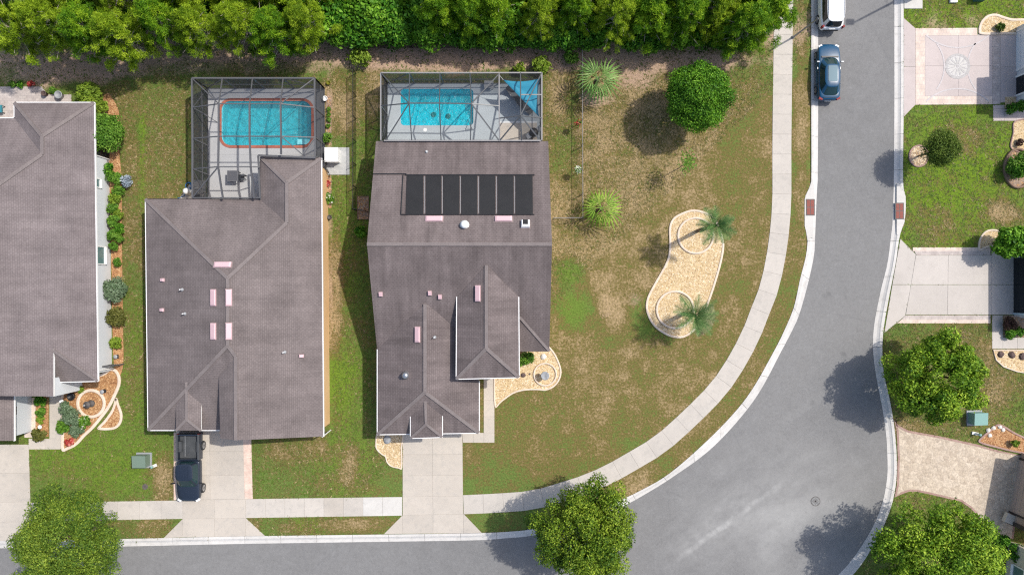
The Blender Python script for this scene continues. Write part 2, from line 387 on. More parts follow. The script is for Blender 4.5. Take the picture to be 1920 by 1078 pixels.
M['palm_a'] = leaf('palm_a', (.06, .16, .03), (.16, .31, .07), (.44, .56, .22)); M['palm_b'] = leaf('palm_b', (.08, .2, .02), (.22, .4, .04), (.52, .6, .12)); M['palm_c'] = leaf('palm_c', (.035, .1, .025), (.095, .2, .055), (.3, .4, .15))
M['palm_dry'] = leaf('palm_dry', (.2, .18, .1), (.3, .27, .16), (.4, .36, .24))
M['mulch'] = mottled('mulch', (.3, .15, .07), (.42, .24, .11), 1.5, 14., .95, .1, .5, finemix=1.)
M['mulch_orange'] = mottled('mulch_orange', (.32, .155, .075), (.42, .24, .12), 1.5, 14., .95, .1, .5, finemix=1.)
M['rock_bed'] = mottled('rock_bed', (.5, .37, .2), (.58, .45, .27), 1.2, 14., .95, .1, .5, finemix=.9)
M['dirt_bed'] = mottled('dirt_bed', (.26, .19, .14), (.34, .26, .2), 1.5, 12., .95, .1, .5, finemix=.8)
def stone(name, a, b, c):
    t = NT(name); t.color(t.ramp(t.attr('tone'), [(0., a), (.5, b), (1., c)])); return t.set(.85, 0, .2)
M['stone_tan'] = stone('stone_tan', (.34, .22, .11), (.56, .42, .25), (.76, .66, .5))
M['stone_mulch'] = stone('stone_mulch', (.2, .09, .04), (.4, .21, .09), (.58, .4, .22))
M['edging'] = mottled('edging', (.62, .5, .39), (.68, .57, .46), 1.5, 20., .85, .2)
M['edging_brown'] = mottled('edging_brown', (.2, .13, .09), (.27, .18, .13), 2., 20., .85, .2)
M['edging_rose'] = mottled('edging_rose', (.3, .19, .16), (.38, .26, .22), 2., 20., .85, .2)
M['green_box'] = plain('green_box', (.16, .22, .17), .5); M['teal_box'] = plain('teal_box', (.2, .36, .32), .5)
M['grate'] = plain('grate', (.26, .07, .05), .7); M['iron'] = plain('iron', (.1, .09, .085), .7)
M['wood'] = mottled('wood', (.45, .24, .11), (.54, .31, .16), 2., 12., .7, .2)
M['blue_hose'] = plain('blue_hose', (.02, .13, .3), .5)
M['grey_plastic'] = plain('grey_plastic', (.3, .31, .32), .6); M['dark_fabric'] = plain('dark_fabric', (.09, .095, .105), .9)
# ================================================================ GROUND
def px_curve(pts, n=6): return [P2(*p) for p in catmull(pts, n)]
# kerb of the inner corner (lawn side, road side), from the top of the frame round to the left
KIN_L = [(1521, -420), (1521, -80), (1521, 60), (1521, 200), (1521, 340), (1517, 352), (1509, 372), (1509, 425), (1514, 446), (1511, 480), (1500, 523), (1489, 574), (1472, 616), (1450, 660), (1402, 742), (1340, 812), (1258, 885), (1197, 921), (1156, 940), (1080, 973), (997, 991.5), (955, 996), (890, 999), (700, 1001.5), (440, 1005), (235, 1009.5), (0, 1013.5), (-420, 1020)]
KIN_R = [(1535, -420), (1535, -80), (1535, 60), (1535, 200), (1534, 340), (1533, 352), (1532, 372), (1530, 425), (1529, 446), (1527, 480), (1515, 535), (1500, 588), (1488, 616), (1465, 660), (1415, 750), (1340, 836), (1264, 893), (1201, 932), (1168, 949), (1085, 986), (993, 1005), (955, 1008.5), (890, 1013), (700, 1016), (440, 1020), (235, 1024.5), (0, 1028), (-420, 1035)]
KOUT_R = [(1678, -420), (1678, -80), (1678, 60), (1678, 200), (1677, 340), (1676, 372), (1674.5, 420), (1672, 440), (1665, 494), (1652, 547), (1640, 610), (1638, 655), (1643, 700), (1653, 752), (1661.6, 805), (1665, 858), (1664, 900), (1653, 952), (1626.6, 1008), (1577, 1074), (1500, 1130), (1400, 1165), (1200, 1178), (800, 1184), (0, 1192), (-420, 1199)]
KOUT_L = [(1694, -420), (1694, -80), (1694, 60), (1694, 200), (1693, 340), (1698, 372), (1696, 415), (1687, 440), (1679, 494), (1668.5, 547), (1657, 612), (1654, 655), (1657, 700), (1668.6, 752), (1677, 805), (1681, 858), (1679.5, 907), (1668, 957), (1641, 1016), (1592, 1084), (1508, 1144), (1404, 1180), (1200, 1193), (800, 1199), (0, 1207), (-420, 1214)]
def smooth_px(pts, n=5): return [P2(*p) for p in catmull(pts, n)]
kin_l, kin_r, kout_r, kout_l = map(smooth_px, (KIN_L, KIN_R, KOUT_R, KOUT_L))
mid = lambda a, b: [((p[0] + q[0]) / 2, (p[1] + q[1]) / 2) for p, q in zip(a, b)]
midq = lambda a, b: [(p[0] * .75 + q[0] * .25, p[1] * .75 + q[1] * .25) for p, q in zip(a, b)]
road_poly = midq(kin_l, kin_r) + midq(kout_l, kout_r)[::-1]

def rrect(cx, cy, w, h, r, n=6):
    out = []
    for sx, sy, a0 in ((1, 1, 0), (-1, 1, 90), (-1, -1, 180), (1, -1, 270)):
        for i in range(n + 1):
            a = math.radians(a0 + 90 * i / n); out.append((cx + sx * (w / 2 - r) + r * math.cos(a), cy + sy * (h / 2 - r) + r * math.sin(a)))
    return out
def pxrect(x0, y0, x1, y1, z=0): # -> cx,cy,w,h in metres
    a = P2(x0, y1, z); b = P2(x1, y0, z); return ((a[0] + b[0]) / 2, (a[1] + b[1]) / 2, b[0] - a[0], b[1] - a[1])
POOL_A = pxrect(416, 190, 584, 273); POOL_B = pxrect(751, 167, 888, 236)
pool_a = rrect(*POOL_A, .75); pool_b = rrect(*POOL_B, .32)

def vnoise(x, y, sc, seed):
    r = np.random.default_rng(seed); N = 256; g = r.random((N, N))
    x = x * sc + 1000; y = y * sc + 1000; xi = np.floor(x).astype(int); yi = np.floor(y).astype(int); fx = x - xi; fy = y - yi
    fx = fx * fx * (3 - 2 * fx); fy = fy * fy * (3 - 2 * fy)
    G = lambda a, b: g[a % N, b % N]
    return (G(xi, yi) * (1 - fx) + G(xi + 1, yi) * fx) * (1 - fy) + (G(xi, yi + 1) * (1 - fx) + G(xi + 1, yi + 1) * fx) * fy
def fbm(x, y, sc, seed, o=4):
    t = 0; a = 1; n = 0
    for k in range(o): t = t + a * vnoise(x, y, sc * 2 ** k, seed + k); n += a; a *= .55
    return t / n
LAWN = {}
def build_ground():
    fx = np.arange(-66, 52.01, .3); fy = np.arange(-40, 40.01, .3)
    xs = np.r_[-900, -400, -200, -110, -80, fx, 65, 90, 150, 300, 800]; ys = np.r_[-700, -300, -150, -80, -52, fy, 52, 75, 140, 300, 700]
    X, Y = np.meshgrid(xs, ys); nx, ny = len(xs), len(ys)
    Z = (fbm(X, Y, .5, 3, 2) - .5) * .03
    rp = [(p[0], p[1]) for p in road_poly]
    Z[inside(X, Y, rp)] = -.3
    for (cx, cy, w, h) in (POOL_A, POOL_B):
        m = (abs(X - cx) < w / 2 + .55) & (abs(Y - cy) < h / 2 + .55); Z[m] = -2.2
    px = X / S + 960; py = 539 - Y / S
    dry = np.full(X.shape, .22); dirt = np.zeros(X.shape); lush = np.zeros(X.shape)
    def blob(a, cx, cy, rx, ry, v, soft=1.6, nz=.35, seed=5):
        nz *= 1.7; seed = int(cx * 3 + cy)
        d = np.sqrt(((px - cx) / rx) ** 2 + ((py - cy) / ry) ** 2) + (fbm(X, Y, .6, seed % 9973, 4) - .5) * 2 * nz
        w = np.clip((soft - d) / (soft - .4), 0, 1); w = w * w * (3 - 2 * w); a += (v - a) * w
    # corner lot: browned turf
    blob(dry, 1200, 560, 330, 430, .6, 1.3); blob(dry, 1230, 300, 200, 170, .74); blob(dry, 1120, 230, 90, 80, .75); blob(dry, 960, 800, 110, 100, .55); blob(dry, 1150, 580, 45, 25, .9)
    blob(dry, 1250, 470, 70, 90, .62); blob(dry, 1400, 300, 50, 260, .52)
    for a in ((1075, 585, 40, 40), (1068, 515, 26, 30), (1225, 600, 40, 50), (1190, 815, 60, 30), (1240, 780, 50, 26), (985, 890, 90, 30)): blob(dry, *a, .2)
    for a in ((1075, 580, 30, 34), (1230, 610, 30, 30), (1070, 515, 20, 24)): blob(lush, *a, .35)
    blob(dry, 1400, 720, 100, 300, .5); blob(dry, 1150, 930, 120, 40, .7); blob(dry, 1503, 250, 14, 220, .72); blob(dry, 1440, 760, 30, 60, .38)
    blob(dry, 1010, 850, 130, 60, .5); blob(dry, 1290, 740, 130, 90, .52); blob(dry, 1420, 480, 40, 200, .55)
    # left side yards
    blob(dry, 255, 330, 50, 180, .5); blob(dry, 300, 250, 60, 110, .42); blob(dry, 255, 640, 30, 130, .28)
    blob(dry, 190, 870, 150, 60, .08); blob(lush, 170, 860, 150, 60, .7); blob(lush, 255, 700, 28, 120, .55); blob(dry, 310, 900, 22, 45, .75)
    blob(dry, 610, 880, 150, 60, .26); blob(lush, 640, 860, 60, 60, .5); blob(dry, 560, 840, 60, 26, .6); blob(dry, 655, 860, 16, 40, .7); blob(dry, 610, 985, 130, 16, .5); blob(dry, 660, 982, 40, 12, .75); blob(lush, 575, 985, 30, 14, .7); blob(dry, 290, 990, 28, 16, .65)
    blob(dry, 645, 300, 26, 160, .22); blob(dry, 630, 190, 45, 60, .72); blob(dry, 700, 175, 24, 45, .72); blob(dry, 625, 560, 18, 130, .8); blob(dry, 640, 730, 30, 90, .15); blob(lush, 645, 730, 30, 90, .75); blob(lush, 645, 450, 40, 120, .45); blob(lush, 690, 330, 16, 200, .45)
    blob(dry, 1055, 260, 26, 130, .3); blob(dry, 1045, 185, 20, 55, .85); blob(dry, 1060, 370, 30, 40, .75)
    blob(lush, 268, 300, 7, 110, .9); blob(dry, 268, 300, 7, 110, .12)
    # eastern lawns
    blob(dry, 1790, 330, 130, 140, .1); blob(lush, 1790, 330, 140, 150, 1.); blob(dry, 1805, 255, 40, 30, .55); blob(dry, 1885, 400, 34, 20, .8); blob(dry, 1760, 420, 60, 30, .35); blob(lush, 1820, 25, 140, 40, .9); blob(dry, 1820, 25, 140, 40, .2)
    blob(dry, 1800, 700, 130, 120, .36); blob(dry, 1850, 700, 50, 60, .62); blob(lush, 1890, 780, 40, 40, .3); blob(dry, 1700, 800, 50, 20, .6); blob(lush, 1720, 950, 60, 40, .4)
    # bare soil and pine litter along the tree line
    blob(dirt, 500, 112, 900, 16, .8, 1.5, .25); blob(dirt, 130, 135, 150, 26, .85); blob(dirt, 900, 108, 230, 26, .95); blob(dirt, 1200, 118, 180, 22, .85); blob(dirt, 1190, 150, 45, 28, .7); blob(dirt, 700, 50, 900, 55, .9)
    blob(dirt, 450, 130, 170, 14, .5); blob(dirt, 1120, 185, 34, 14, .7); blob(dirt, 1290, 215, 22, 12, .5); blob(dirt, 620, 520, 6, 150, .5); blob(dirt, 618, 190, 6, 110, .6)
    blob(dirt, 1180, 560, 30, 12, .35); blob(dirt, 1140, 590, 20, 9, .35)
    dry += (fbm(X, Y, .28, 31, 5) - .5) * .45; dry += (fbm(X, Y, 1.1, 57, 3) - .5) * .5
    dry += .1 * np.sin(np.where(px < 960, X, X * .8 + Y * .6) * 5.2) * np.clip(lush, 0, 1)      # mower passes
    dry = np.clip(dry, 0, 1); dirt = np.clip(dirt + (fbm(X, Y, .8, 77, 4) - .5) * .5 * (dirt > .02), 0, 1)
    LAWN.update(xs=xs, ys=ys, dry=dry, dirt=dirt)
    V = np.c_[X.ravel(), Y.ravel(), Z.ravel()]
    i = np.arange(nx * ny).reshape(ny, nx)
    F = np.stack([i[:-1, :-1], i[:-1, 1:], i[1:, 1:], i[1:, :-1]], -1).reshape(-1, 4)
    me = mesh_np('ground', V, F)
    for nm, a in (('dry', dry), ('dirt', dirt), ('lush', np.clip(lush, 0, 1))):
        at = me.attributes.new(nm, 'FLOAT', 'POINT'); at.data.foreach_set('value', a.ravel().astype(np.float32))
    t = NT('lawn'); dr = t.attr('dry'); di = t.attr('dirt'); lu = t.attr('lush')
    n1 = t.noise(1.6, 5, .65); n2 = t.noise(5.5, 3, .75); n3 = t.noise(7.5, 3, .8)
    green = t.mix(lu, (.114, .166, .04), (.128, .202, .02))
    d2 = t.math('ADD', dr, t.math('MULTIPLY', t.math('SUBTRACT', n1, .5), .75)); d2 = t.math('ADD', d2, t.math('MULTIPLY', t.math('SUBTRACT', n2, .5), 1.5))
    olive = t.mix(t.ramp(d2, [(.16, 0.), (.52, 1.)]), green, (.148, .118, .04))
    col = t.mix(t.ramp(d2, [(.55, 0.), (1.15, 1.)]), olive, (.36, .262, .146))
    soil = t.mix(n2, (.3, .2, .14), (.48, .345, .245))
    e = t.math('ADD', di, t.math('MULTIPLY', t.math('SUBTRACT', n2, .5), .6))
    col = t.mix(t.ramp(e, [(.3, 0.), (.75, 1.)]), col, soil)
    col = t.mix(.85, col, t.mix(1., col, t.ramp(n3, [(.32, .62), (.68, 1.38)]), 'MULTIPLY'))
    t.color(col); t.bump(t.math('ADD', n3, n2), .8, .05); me.materials.append(t.set(.95, 0, .03))
    o = bpy.data.objects.new('ground', me); COL.objects.link(o); return struct(o)
ground = build_ground()

# ---------------------------------------------------------------- road + kerbs
def strip_sheet(a, b, z, name, mat):
    mb = MB(); n = len(a); mb.add([(x, y, z) for x, y in a] + [(x, y, z) for x, y in b], [(i, i + 1, n + i + 1, n + i) for i in range(n - 1)]); return mb.build(name, mat)
def road():
    a = mid(kin_l, kin_r); b = mid(kout_l, kout_r)
    pts = [(p[0], p[1]) for p in a] + [(p[0], p[1]) for p in b[::-1]]
    import bmesh
    bm = bmesh.new(); vs = [bm.verts.new((x, y, -.1)) for x, y in pts]; f = bm.faces.new(vs); bmesh.ops.triangulate(bm, faces=[f]); bmesh.ops.recalc_face_normals(bm, faces=bm.faces)
    me = bpy.data.meshes.new('road'); bm.to_mesh(me); bm.free(); return struct(link('road', me, M['asphalt']))
ROAD = road()
def kerb_run(name, L, R, step):
    root = bpy.data.objects.new(name, None); COL.objects.link(root); struct(root)
    pl = np.array(L); pr = np.array(R); d = np.r_[0, np.cumsum(np.hypot(*np.diff((pl + pr) / 2, axis=0).T))]
    n = int(d[-1] / step); cuts = np.linspace(0, d[-1], n + 1)
    at = lambda p, t: np.array([np.interp(t, d, p[:, 0]), np.interp(t, d, p[:, 1])])
    for k in range(n):
        ts = np.linspace(cuts[k] + .012, cuts[k + 1] - .012, 5); mb = MB(); vs = []
        for t in ts:
            a = at(pl, t); b = at(pr, t)
            for u, z in ((0, -.25), (0, .03), (.32, .03), (.42, -.02), (.62, -.075), (1., -.088), (1., -.25)):
                p = a + (b - a) * u; vs.append((p[0], p[1], z))
        m = 7; fs = []
        for j in range(4):
            for i in range(m - 1): fs.append((j * m + i, (j + 1) * m + i, (j + 1) * m + i + 1, j * m + i + 1))
        fs += [tuple(range(m)), tuple(range(4 * m, 5 * m))[::-1]]
        mb.add(vs, fs); mb.build('kerb_stone', M['curb'], root)
    return root
kerb_run('inner_kerb', kin_l, kin_r, 2.9); kerb_run('outer_kerb', kout_l, kout_r, 2.9)

# ---------------------------------------------------------------- slabs
M['joint'] = mottled('joint', (.33, .305, .27), (.39, .36, .32), 1., 12., .9)
def slab_cells(root, a, b, n, mat, zt=.03, gap=.016, name='paving_slab', ts=None):
    """quads between two polylines"""
    A = np.array(a); B = np.array(b)
    MB().prism([tuple(p) for p in A] + [tuple(p) for p in B[::-1]], -.13, zt - .018).build('joint_bed', M['joint'], root)
    for k in range(n):
        mb = MB(); q = [A[k], A[k + 1], B[k + 1], B[k]]; c = sum(q) / 4
        q = [tuple(p + (c - p) / (np.hypot(*(c - p)) or 1) * gap * .8) for p in q]
        mb.prism([tuple(x) for x in q], -.12, zt + random.uniform(-.003, .003)); mb.build(name, mat if not isinstance(mat, list) else mat[k % len(mat)], root)
def setting(name):
    o = bpy.data.objects.new(name, None); COL.objects.link(o); return struct(o)
WL = catmull([(1453, -420), (1452, -60), (1450, 90), (1448, 200), (1447.5, 300), (1448.5, 360), (1447, 395), (1444, 430), (1440, 467), (1435, 500), (1427, 530), (1413, 563), (1401, 597), (1389, 626), (1372, 660), (1328, 722), (1272, 780), (1221, 827), (1189, 845), (1161, 860), (1098, 890.6), (1040, 908), (993, 919.6), (937, 924.6), (868, 927)], 6)
WR = catmull([(1488, -420), (1487, -60), (1486, 90), (1485, 200), (1484, 300), (1484, 360), (1482, 395), (1480, 430), (1475, 467), (1468, 502), (1459, 538), (1450, 572), (1436, 606), (1422, 640), (1411, 660), (1368, 732), (1322, 780), (1265, 831), (1234.6, 850.5), (1204, 870), (1142, 907), (1065, 936), (1005, 954), (937, 960), (870, 964)], 6)
WL = [P2(*p) for p in WL]; WR = [P2(*p) for p in WR]
def across(L, R, step, w):
    L = resample(L, 400); Rr = resample(R, 400); C = resample((L + Rr) / 2, 600); n = int(np.hypot(*np.diff(C, axis=0).T).sum() / step); C = resample(C, n * 8 + 1)
    T = np.gradient(C, axis=0); T /= np.hypot(T[:, 0], T[:, 1])[:, None]; N = np.c_[-T[:, 1], T[:, 0]]; i = np.arange(0, n * 8 + 1, 8)
    return C[i] + N[i] * w / 2, C[i] - N[i] * w / 2, n
a_, b_, n = across(WL, WR, 1.62, 1.56)
sw = setting('curved_sidewalk'); slab_cells(sw, a_, b_, n, M['concrete'])
def straight_walk(name, tl, tr, bl, br, n, mats):
    o = setting(name); t = np.linspace(0, 1, n + 1)[:, None]
    a = np.array(P2(*tl)) * (1 - t) + np.array(P2(*tr)) * t; b = np.array(P2(*bl)) * (1 - t) + np.array(P2(*br)) * t
    slab_cells(o, a, b, n, mats); return o
straight_walk('left_sidewalk', (58, 942), (343, 937.5), (58, 977), (343, 972), 7, M['concrete'])
straight_walk('middle_sidewalk', (461, 935), (754, 931), (461, 970.5), (754, 966), 8, [M['concrete'], M['concrete'], M['concrete'], M['concrete'], M['concrete_drive'], M['concrete'], M['concrete_white'], M['concrete_white']])
straight_walk('outer_left_sidewalk', (-420, 948), (-62, 943), (-420, 984), (-62, 979), 9, M['concrete'])
def drive(name, quads, mat, zt=.026):
    """quads: list of (corners px x4, nx, ny)"""
    o = setting(name)
    for c, nx, ny, *mm in quads:
        q = [np.array(P2(*p)) for p in c]     # tl,tr,br,bl
        MB().prism([tuple(p) for p in q], -.13, zt - .016).build('joint_bed', M['joint'], o)
        for j in range(ny):
            for i in range(nx):
                f = lambda u, v: (q[0] * (1 - u) + q[1] * u) * (1 - v) + (q[3] * (1 - u) + q[2] * u) * v
                cell = [f(i / nx, j / ny), f((i + 1) / nx, j / ny), f((i + 1) / nx, (j + 1) / ny), f(i / nx, (j + 1) / ny)]
                ce = sum(cell) / 4; cell = [tuple(p + (ce - p) / np.hypot(*(ce - p)) * .011) for p in cell]
                MB().prism(cell, -.12, zt + random.uniform(-.003, .003)).build('concrete_slab', mm[0] if mm else mat, o)
    return o
drive('left_driveway', [([(-62, 833), (54, 833), (57, 940), (-62, 942)], 2, 2), ([(-62, 942), (57, 940), (58, 977), (-62, 979)], 2, 1), ([(-62, 979), (58, 977), (95, 1012), (-100, 1015)], 2, 1), ([(46, 745), (67, 745), (67, 820), (46, 820)], 1, 2, M['paver_tan']), ([(54, 822), (116, 822), (116, 842), (54, 842)], 2, 1), ([(93, 700), (115, 700), (116, 822), (93, 822)], 1, 4)], M['concrete_drive'])
drive('middle_driveway', [([(330, 800), (456, 800), (459, 935), (330, 937)], 2, 3), ([(326, 810), (330, 810), (330, 937), (326, 937)], 1, 1, M['brick_border']), ([(456, 815), (471, 815), (474, 935), (459, 935)], 1, 1, M['brick_border']), ([(343, 937), (461, 935), (461, 971), (343, 972)], 2, 1), ([(343, 972), (461, 971), (461, 1004.5), (343, 1006.5)], 2, 1), ([(343, 972), (343, 972.5), (343, 1006.5), (307, 1008)], 1, 1), ([(461, 971), (461.5, 971), (497, 1004), (461, 1004.5)], 1, 1)], M['concrete_drive'])
drive('right_driveway', [([(755, 812), (867, 812), (868, 929), (755, 931)], 2, 3), ([(755, 931), (868, 929), (869, 963), (755, 965)], 2, 1), ([(755, 965), (869, 963), (869, 999), (755, 1000)], 2, 1), ([(754, 966), (755, 966), (755, 1000), (720, 1000.5)], 1, 1), ([(869, 963), (869.5, 963), (903, 998), (869, 999)], 1, 1), ([(867, 811), (927, 811), (927, 829.5), (868, 829.5)], 3, 1), ([(907, 690), (927, 690), (927, 811), (907, 811)], 1, 4)], M['concrete_drive'])
# ---- eastern driveways
def patterned_drive():
    o = setting('patterned_driveway'); z = .026
    def pr(pts, mat, nm, zt=z): return MB().prism([P2(*p) for p in pts], -.12, zt).build(nm, mat, o)
    for a, b in (((35, 70), (90,)),): pass
    ys = [35, 126, 219]
    MB().prism([P2(*p) for p in ((1694.5, 36), (1716, 54), (1912, 60), (1912, 192), (1716, 197), (1694.5, 218))], -.13, .006).build('joint_bed', M['joint'], o)
    pr([(1694.5, 35), (1716, 54), (1716, 125.5), (1694.5, 125.5)], M['concrete_pink'], 'apron_slab'); pr([(1694.5, 126.3), (1716, 126.3), (1716, 197), (1694.5, 219)], M['concrete_pink'], 'apron_slab')
    pr([(1716.4, 54), (1832, 53), (1832, 67), (1734, 67), (1734, 181), (1860, 181), (1860, 196), (1716.4, 197)], M['brick_border2'], 'brick_border')
    pr([(1860.3, 67), (1875, 67), (1875, 196), (1860.3, 196)], M['paver'], 'brick_border')
    for x0, x1 in ((1734.3, 1797), (1797.4, 1860)):
        for y0, y1 in ((67.3, 124), (124.4, 180.7)): pr([(x0, y0), (x1, y0), (x1, y1), (x0, y1)], M['concrete_pink'], 'concrete_slab')
    for y0, y1 in ((60, 126), (126.4, 192)): pr([(1875.4, y0), (1912, y0), (1912, y1), (1875.4, y1)], M['concrete_pink'], 'concrete_slab')
    for x0, x1 in ((1862, 1883), (1883.3, 1905), (1905.3, 1935)): pr([(x0, 205), (x1, 205), (x1, 227), (x0, 227)], M['concrete_pink'], 'walk_slab')
    pr([(1862, 197.5), (1883, 197.5), (1883, 204.6), (1862, 204.6)], M['concrete_pink'], 'walk_slab')
    def ring(c, r0, r1, mat, nm, zz, a0=0, a1=360, n=40, sx=1, sy=1):
        mb = MB(); cx, cy = P2(*c); vs = []; full = a1 - a0 >= 360
        for i in range(n + 1):
            a = math.radians(a0 + (a1 - a0) * i / n)
            for r in (r0, r1): vs.append((cx + r * math.cos(a), cy + r * math.sin(a), zz))
        mb.add(vs, [(2 * i, 2 * i + 1, 2 * i + 3, 2 * i + 2) for i in range(n)]); return mb.build(nm, mat, o)
    ring((1795, 125), .0, 1.02, M['medal_pale'], 'medallion', z + .008)
    ring((1795, 125), .82, 1.04, M['medal_grey'], 'medallion_rim', z + .013); ring((1795, 125), 0, .13, M['medal_grey'], 'medallion_hub', z + .015)
    cx, cy = P2(1795, 125)
    for k in range(12):
        a = 2 * PI * k / 12; mb = MB(); pts = []
        for u, w in ((.18, .02), (.45, .05), (.65, .085), (.74, .06), (.78, 0), (.74, -.06), (.65, -.085), (.45, -.05), (.18, -.02)):
            pts.append((cx + u * math.cos(a) - w * math.sin(a), cy + u * math.sin(a) + w * math.cos(a), z + .017))
        mb.poly(pts); mb.build('petal_inlay', M['concrete_white'], o)
        a += PI / 12; mb = MB()
        mb.poly([(cx + u * math.cos(a) - w * math.sin(a), cy + u * math.sin(a) + w * math.cos(a), z + .0165) for u, w in ((.2, .012), (.78, .045), (.78, -.045), (.2, -.012))]); mb.build('dark_inlay', M['medal_grey'], o)
    for (c, a0, a1) in (((1700, 125), -38, 38), ((1884, 125), 142, 218), ((1795, 5), 226, 314), ((1795, 252), 46, 134)):
        R = 3.05 if a0 in (-38, 142) else 3.7
        ring(c, R - .055, R + .055, M['medal_line'], 'arc_inlay', z + .012, a0, a1, 24)
    return o
M['brick_border2'] = brick('brick_border2', (.6, .48, .4), (.66, .55, .46), (.52, .44, .4), .22, .3)
M['medal_pale'] = concrete('medal_pale', (.56, .54, .52)); M['medal_grey'] = mottled('medal_grey', (.36, .34, .33), (.48, .46, .44), 9., 20., .85); M['medal_line'] = mottled('medal_line', (.46, .43, .42), (.55, .5, .49), 5., 20., .85)
patterned_drive()
drive('plain_driveway', [([(1717, 479), (1778, 479), (1777, 533.5), (1708, 533.5)], 1, 1), ([(1778, 479), (1859, 479), (1859, 533.5), (1777, 533.5)], 1, 1), ([(1859, 470), (1905, 470), (1905, 533.5), (1859, 533.5)], 1, 1),
    ([(1708, 534), (1777, 534), (1776, 590), (1698, 590)], 1, 1), ([(1777, 534), (1859, 534), (1859, 590), (1776, 590)], 1, 1), ([(1859, 534), (1905, 534), (1905, 590), (1859, 590)], 1, 1),
    ([(1688, 448), (1717, 477), (1708, 533.5), (1673, 533.5)], 1, 1), ([(1673, 534), (1708, 534), (1697, 592), (1658, 624)], 1, 1),
    ([(1711, 464), (1857, 464), (1857, 471), (1711, 471)], 1, 1, M['brick_border2']), ([(1714, 471), (1857, 471), (1857, 478.6), (1718, 478.6)], 1, 1, M['paver']),
    ([(1698, 591), (1857, 591), (1857, 599), (1690, 599)], 1, 1, M['paver']), ([(1690, 599), (1857, 599), (1857, 606), (1682, 606)], 1, 1, M['brick_border2']),
    ([(1860, 591), (1880, 591), (1880, 654), (1860, 654)], 1, 2), ([(1880, 633), (1935, 633), (1935, 654), (1880, 654)], 2, 1), ([(1901, 591), (1935, 591), (1935, 600), (1901, 600)], 1, 1)], M['concrete_new'])
def stamped():
    o = setting('stamped_driveway')
    t = NT('stamped'); v = t.node('ShaderNodeTexVoronoi', feature='F1'); v.inputs['Scale'].default_value = 2.6; t.l.new(t.co('World'), v.inputs['Vector'])
    ve = t.node('ShaderNodeTexVoronoi', feature='DISTANCE_TO_EDGE'); ve.inputs['Scale'].default_value = 2.6; t.l.new(t.co('World'), ve.inputs['Vector'])
    vr = t.node('ShaderNodeSeparateColor'); t.l.new(v.outputs['Color'], vr.inputs[0])
    col = t.ramp(vr.outputs[0], [(0., (.44, .36, .275)), (.5, (.52, .435, .335)), (1., (.58, .49, .385))])
    col = t.mix(t.ramp(t.noise(.5, 5, .65), [(.45, 0.), (.75, .5)]), col, (.38, .32, .26)); n6 = t.noise(6., 4, .7)
    col = t.mix(.9, col, t.mix(1., col, t.ramp(n6, [(.25, .6), (.75, 1.35)]), 'MULTIPLY'))
    col = t.mix(t.ramp(ve.outputs['Distance'], [(0., .35), (.05, 0.)]), col, (.34, .28, .23))
    t.color(col); t.bump(t.ramp(ve.outputs['Distance'], [(0., 0.), (.08, 1.)]), .4, .02); st = t.set(.85, 0, .3)
    out = [(1676.5, 788), (1683, 795), (1693, 802), (1704, 807), (1760, 817), (1833, 833), (1870, 843.5), (1918, 854), (1900, 1010), (1872, 1003), (1848, 994), (1837, 977), (1828, 961), (1819, 952), (1802, 940), (1742, 926), (1718, 921), (1704, 921), (1690, 926), (1677, 932), (1681.5, 908), (1683, 858), (1681, 808)]
    w = [P2(*p) for p in out]; MB().prism(w, -.12, .02).build('stamped_slab', st, o)
    inn = offset(w, .17); n = len(w); mb = MB()
    mb.add([(x, y, .026) for x, y in w] + [(x, y, .026) for x, y in inn], [(i, (i + 1) % n, n + (i + 1) % n, n + i) for i in range(n)]); mb.build('stamped_border', M['edging_rose'], o)
    return o
stamped()
# storm drains, manhole, valve covers
def inlet(pts, gx, gy, label):
    r = empty('storm_inlet', label, 'storm drain', P(gx, gy, 0), group='storm drains of the street')
    MB().prism([(P2(*p)[0] - r.location.x, P2(*p)[1] - r.location.y) for p in pts], -.2, .038).build('concrete_apron', M['concrete_white'], r)
    w, h = .62, 1.25
    MB().box((0, 0, .04), (w + .1, h + .1, .02)).build('frame', M['iron'], r)
    for j in range(2):
        for i in range(2):
            MB().box((-w / 4 + i * w / 2, -h / 4 + j * h / 2, .05), (w / 2 - .05, h / 2 - .06, .02)).build('grate', M['grate'], r)
            for k in range(4): MB().box((-w / 4 + i * w / 2 - .09 + k * .06, -h / 4 + j * h / 2, .063), (.022, h / 2 - .12, .006)).build('grate_bar', M['grate'], r)
    return r
inlet([(1520, 345), (1508.5, 373), (1508.5, 424), (1514, 446), (1524, 446), (1526.5, 345)], 1519, 389, 'rust brown storm drain grate in the kerb by the curved sidewalk')
inlet([(1684, 345), (1697.5, 373), (1696, 414), (1687, 440), (1681, 440), (1681, 345)], 1686, 396, 'rust brown storm drain grate in the far kerb by the green lawn')
def cover(px, py, r, mat, label, z=0., cat='manhole'):
    p = P(px, py); o = empty('manhole_cover', label, cat, (p.x, p.y, z))
    MB().lathe((0, 0, 0), [(r, -.05), (r, .004), (r * .9, .006)], 22).build('rim', M['iron'], o)
    MB().lathe((0, 0, .004), [(r * .85, 0), (r * .85, .006), (r * .8, .008)], 20).build('lid', mat, o)
    for k in range(6):
        a = PI * k / 6; MB().box((0, 0, .013), (r * 1.5, .025, .004), a).build('lid_rib', M['iron'], o)
cover(1530, 940, .4, mottled('cover_grey', (.2, .2, .2), (.28, .28, .27), 4., 20.), 'round grey manhole cover in the asphalt of the bend', -.098)
cover(272, 912, .24, mottled('cover_brown', (.09, .07, .06), (.14, .12, .1), 4., 20.), 'small dark round valve cover in the left front lawn', .0, 'valve cover')
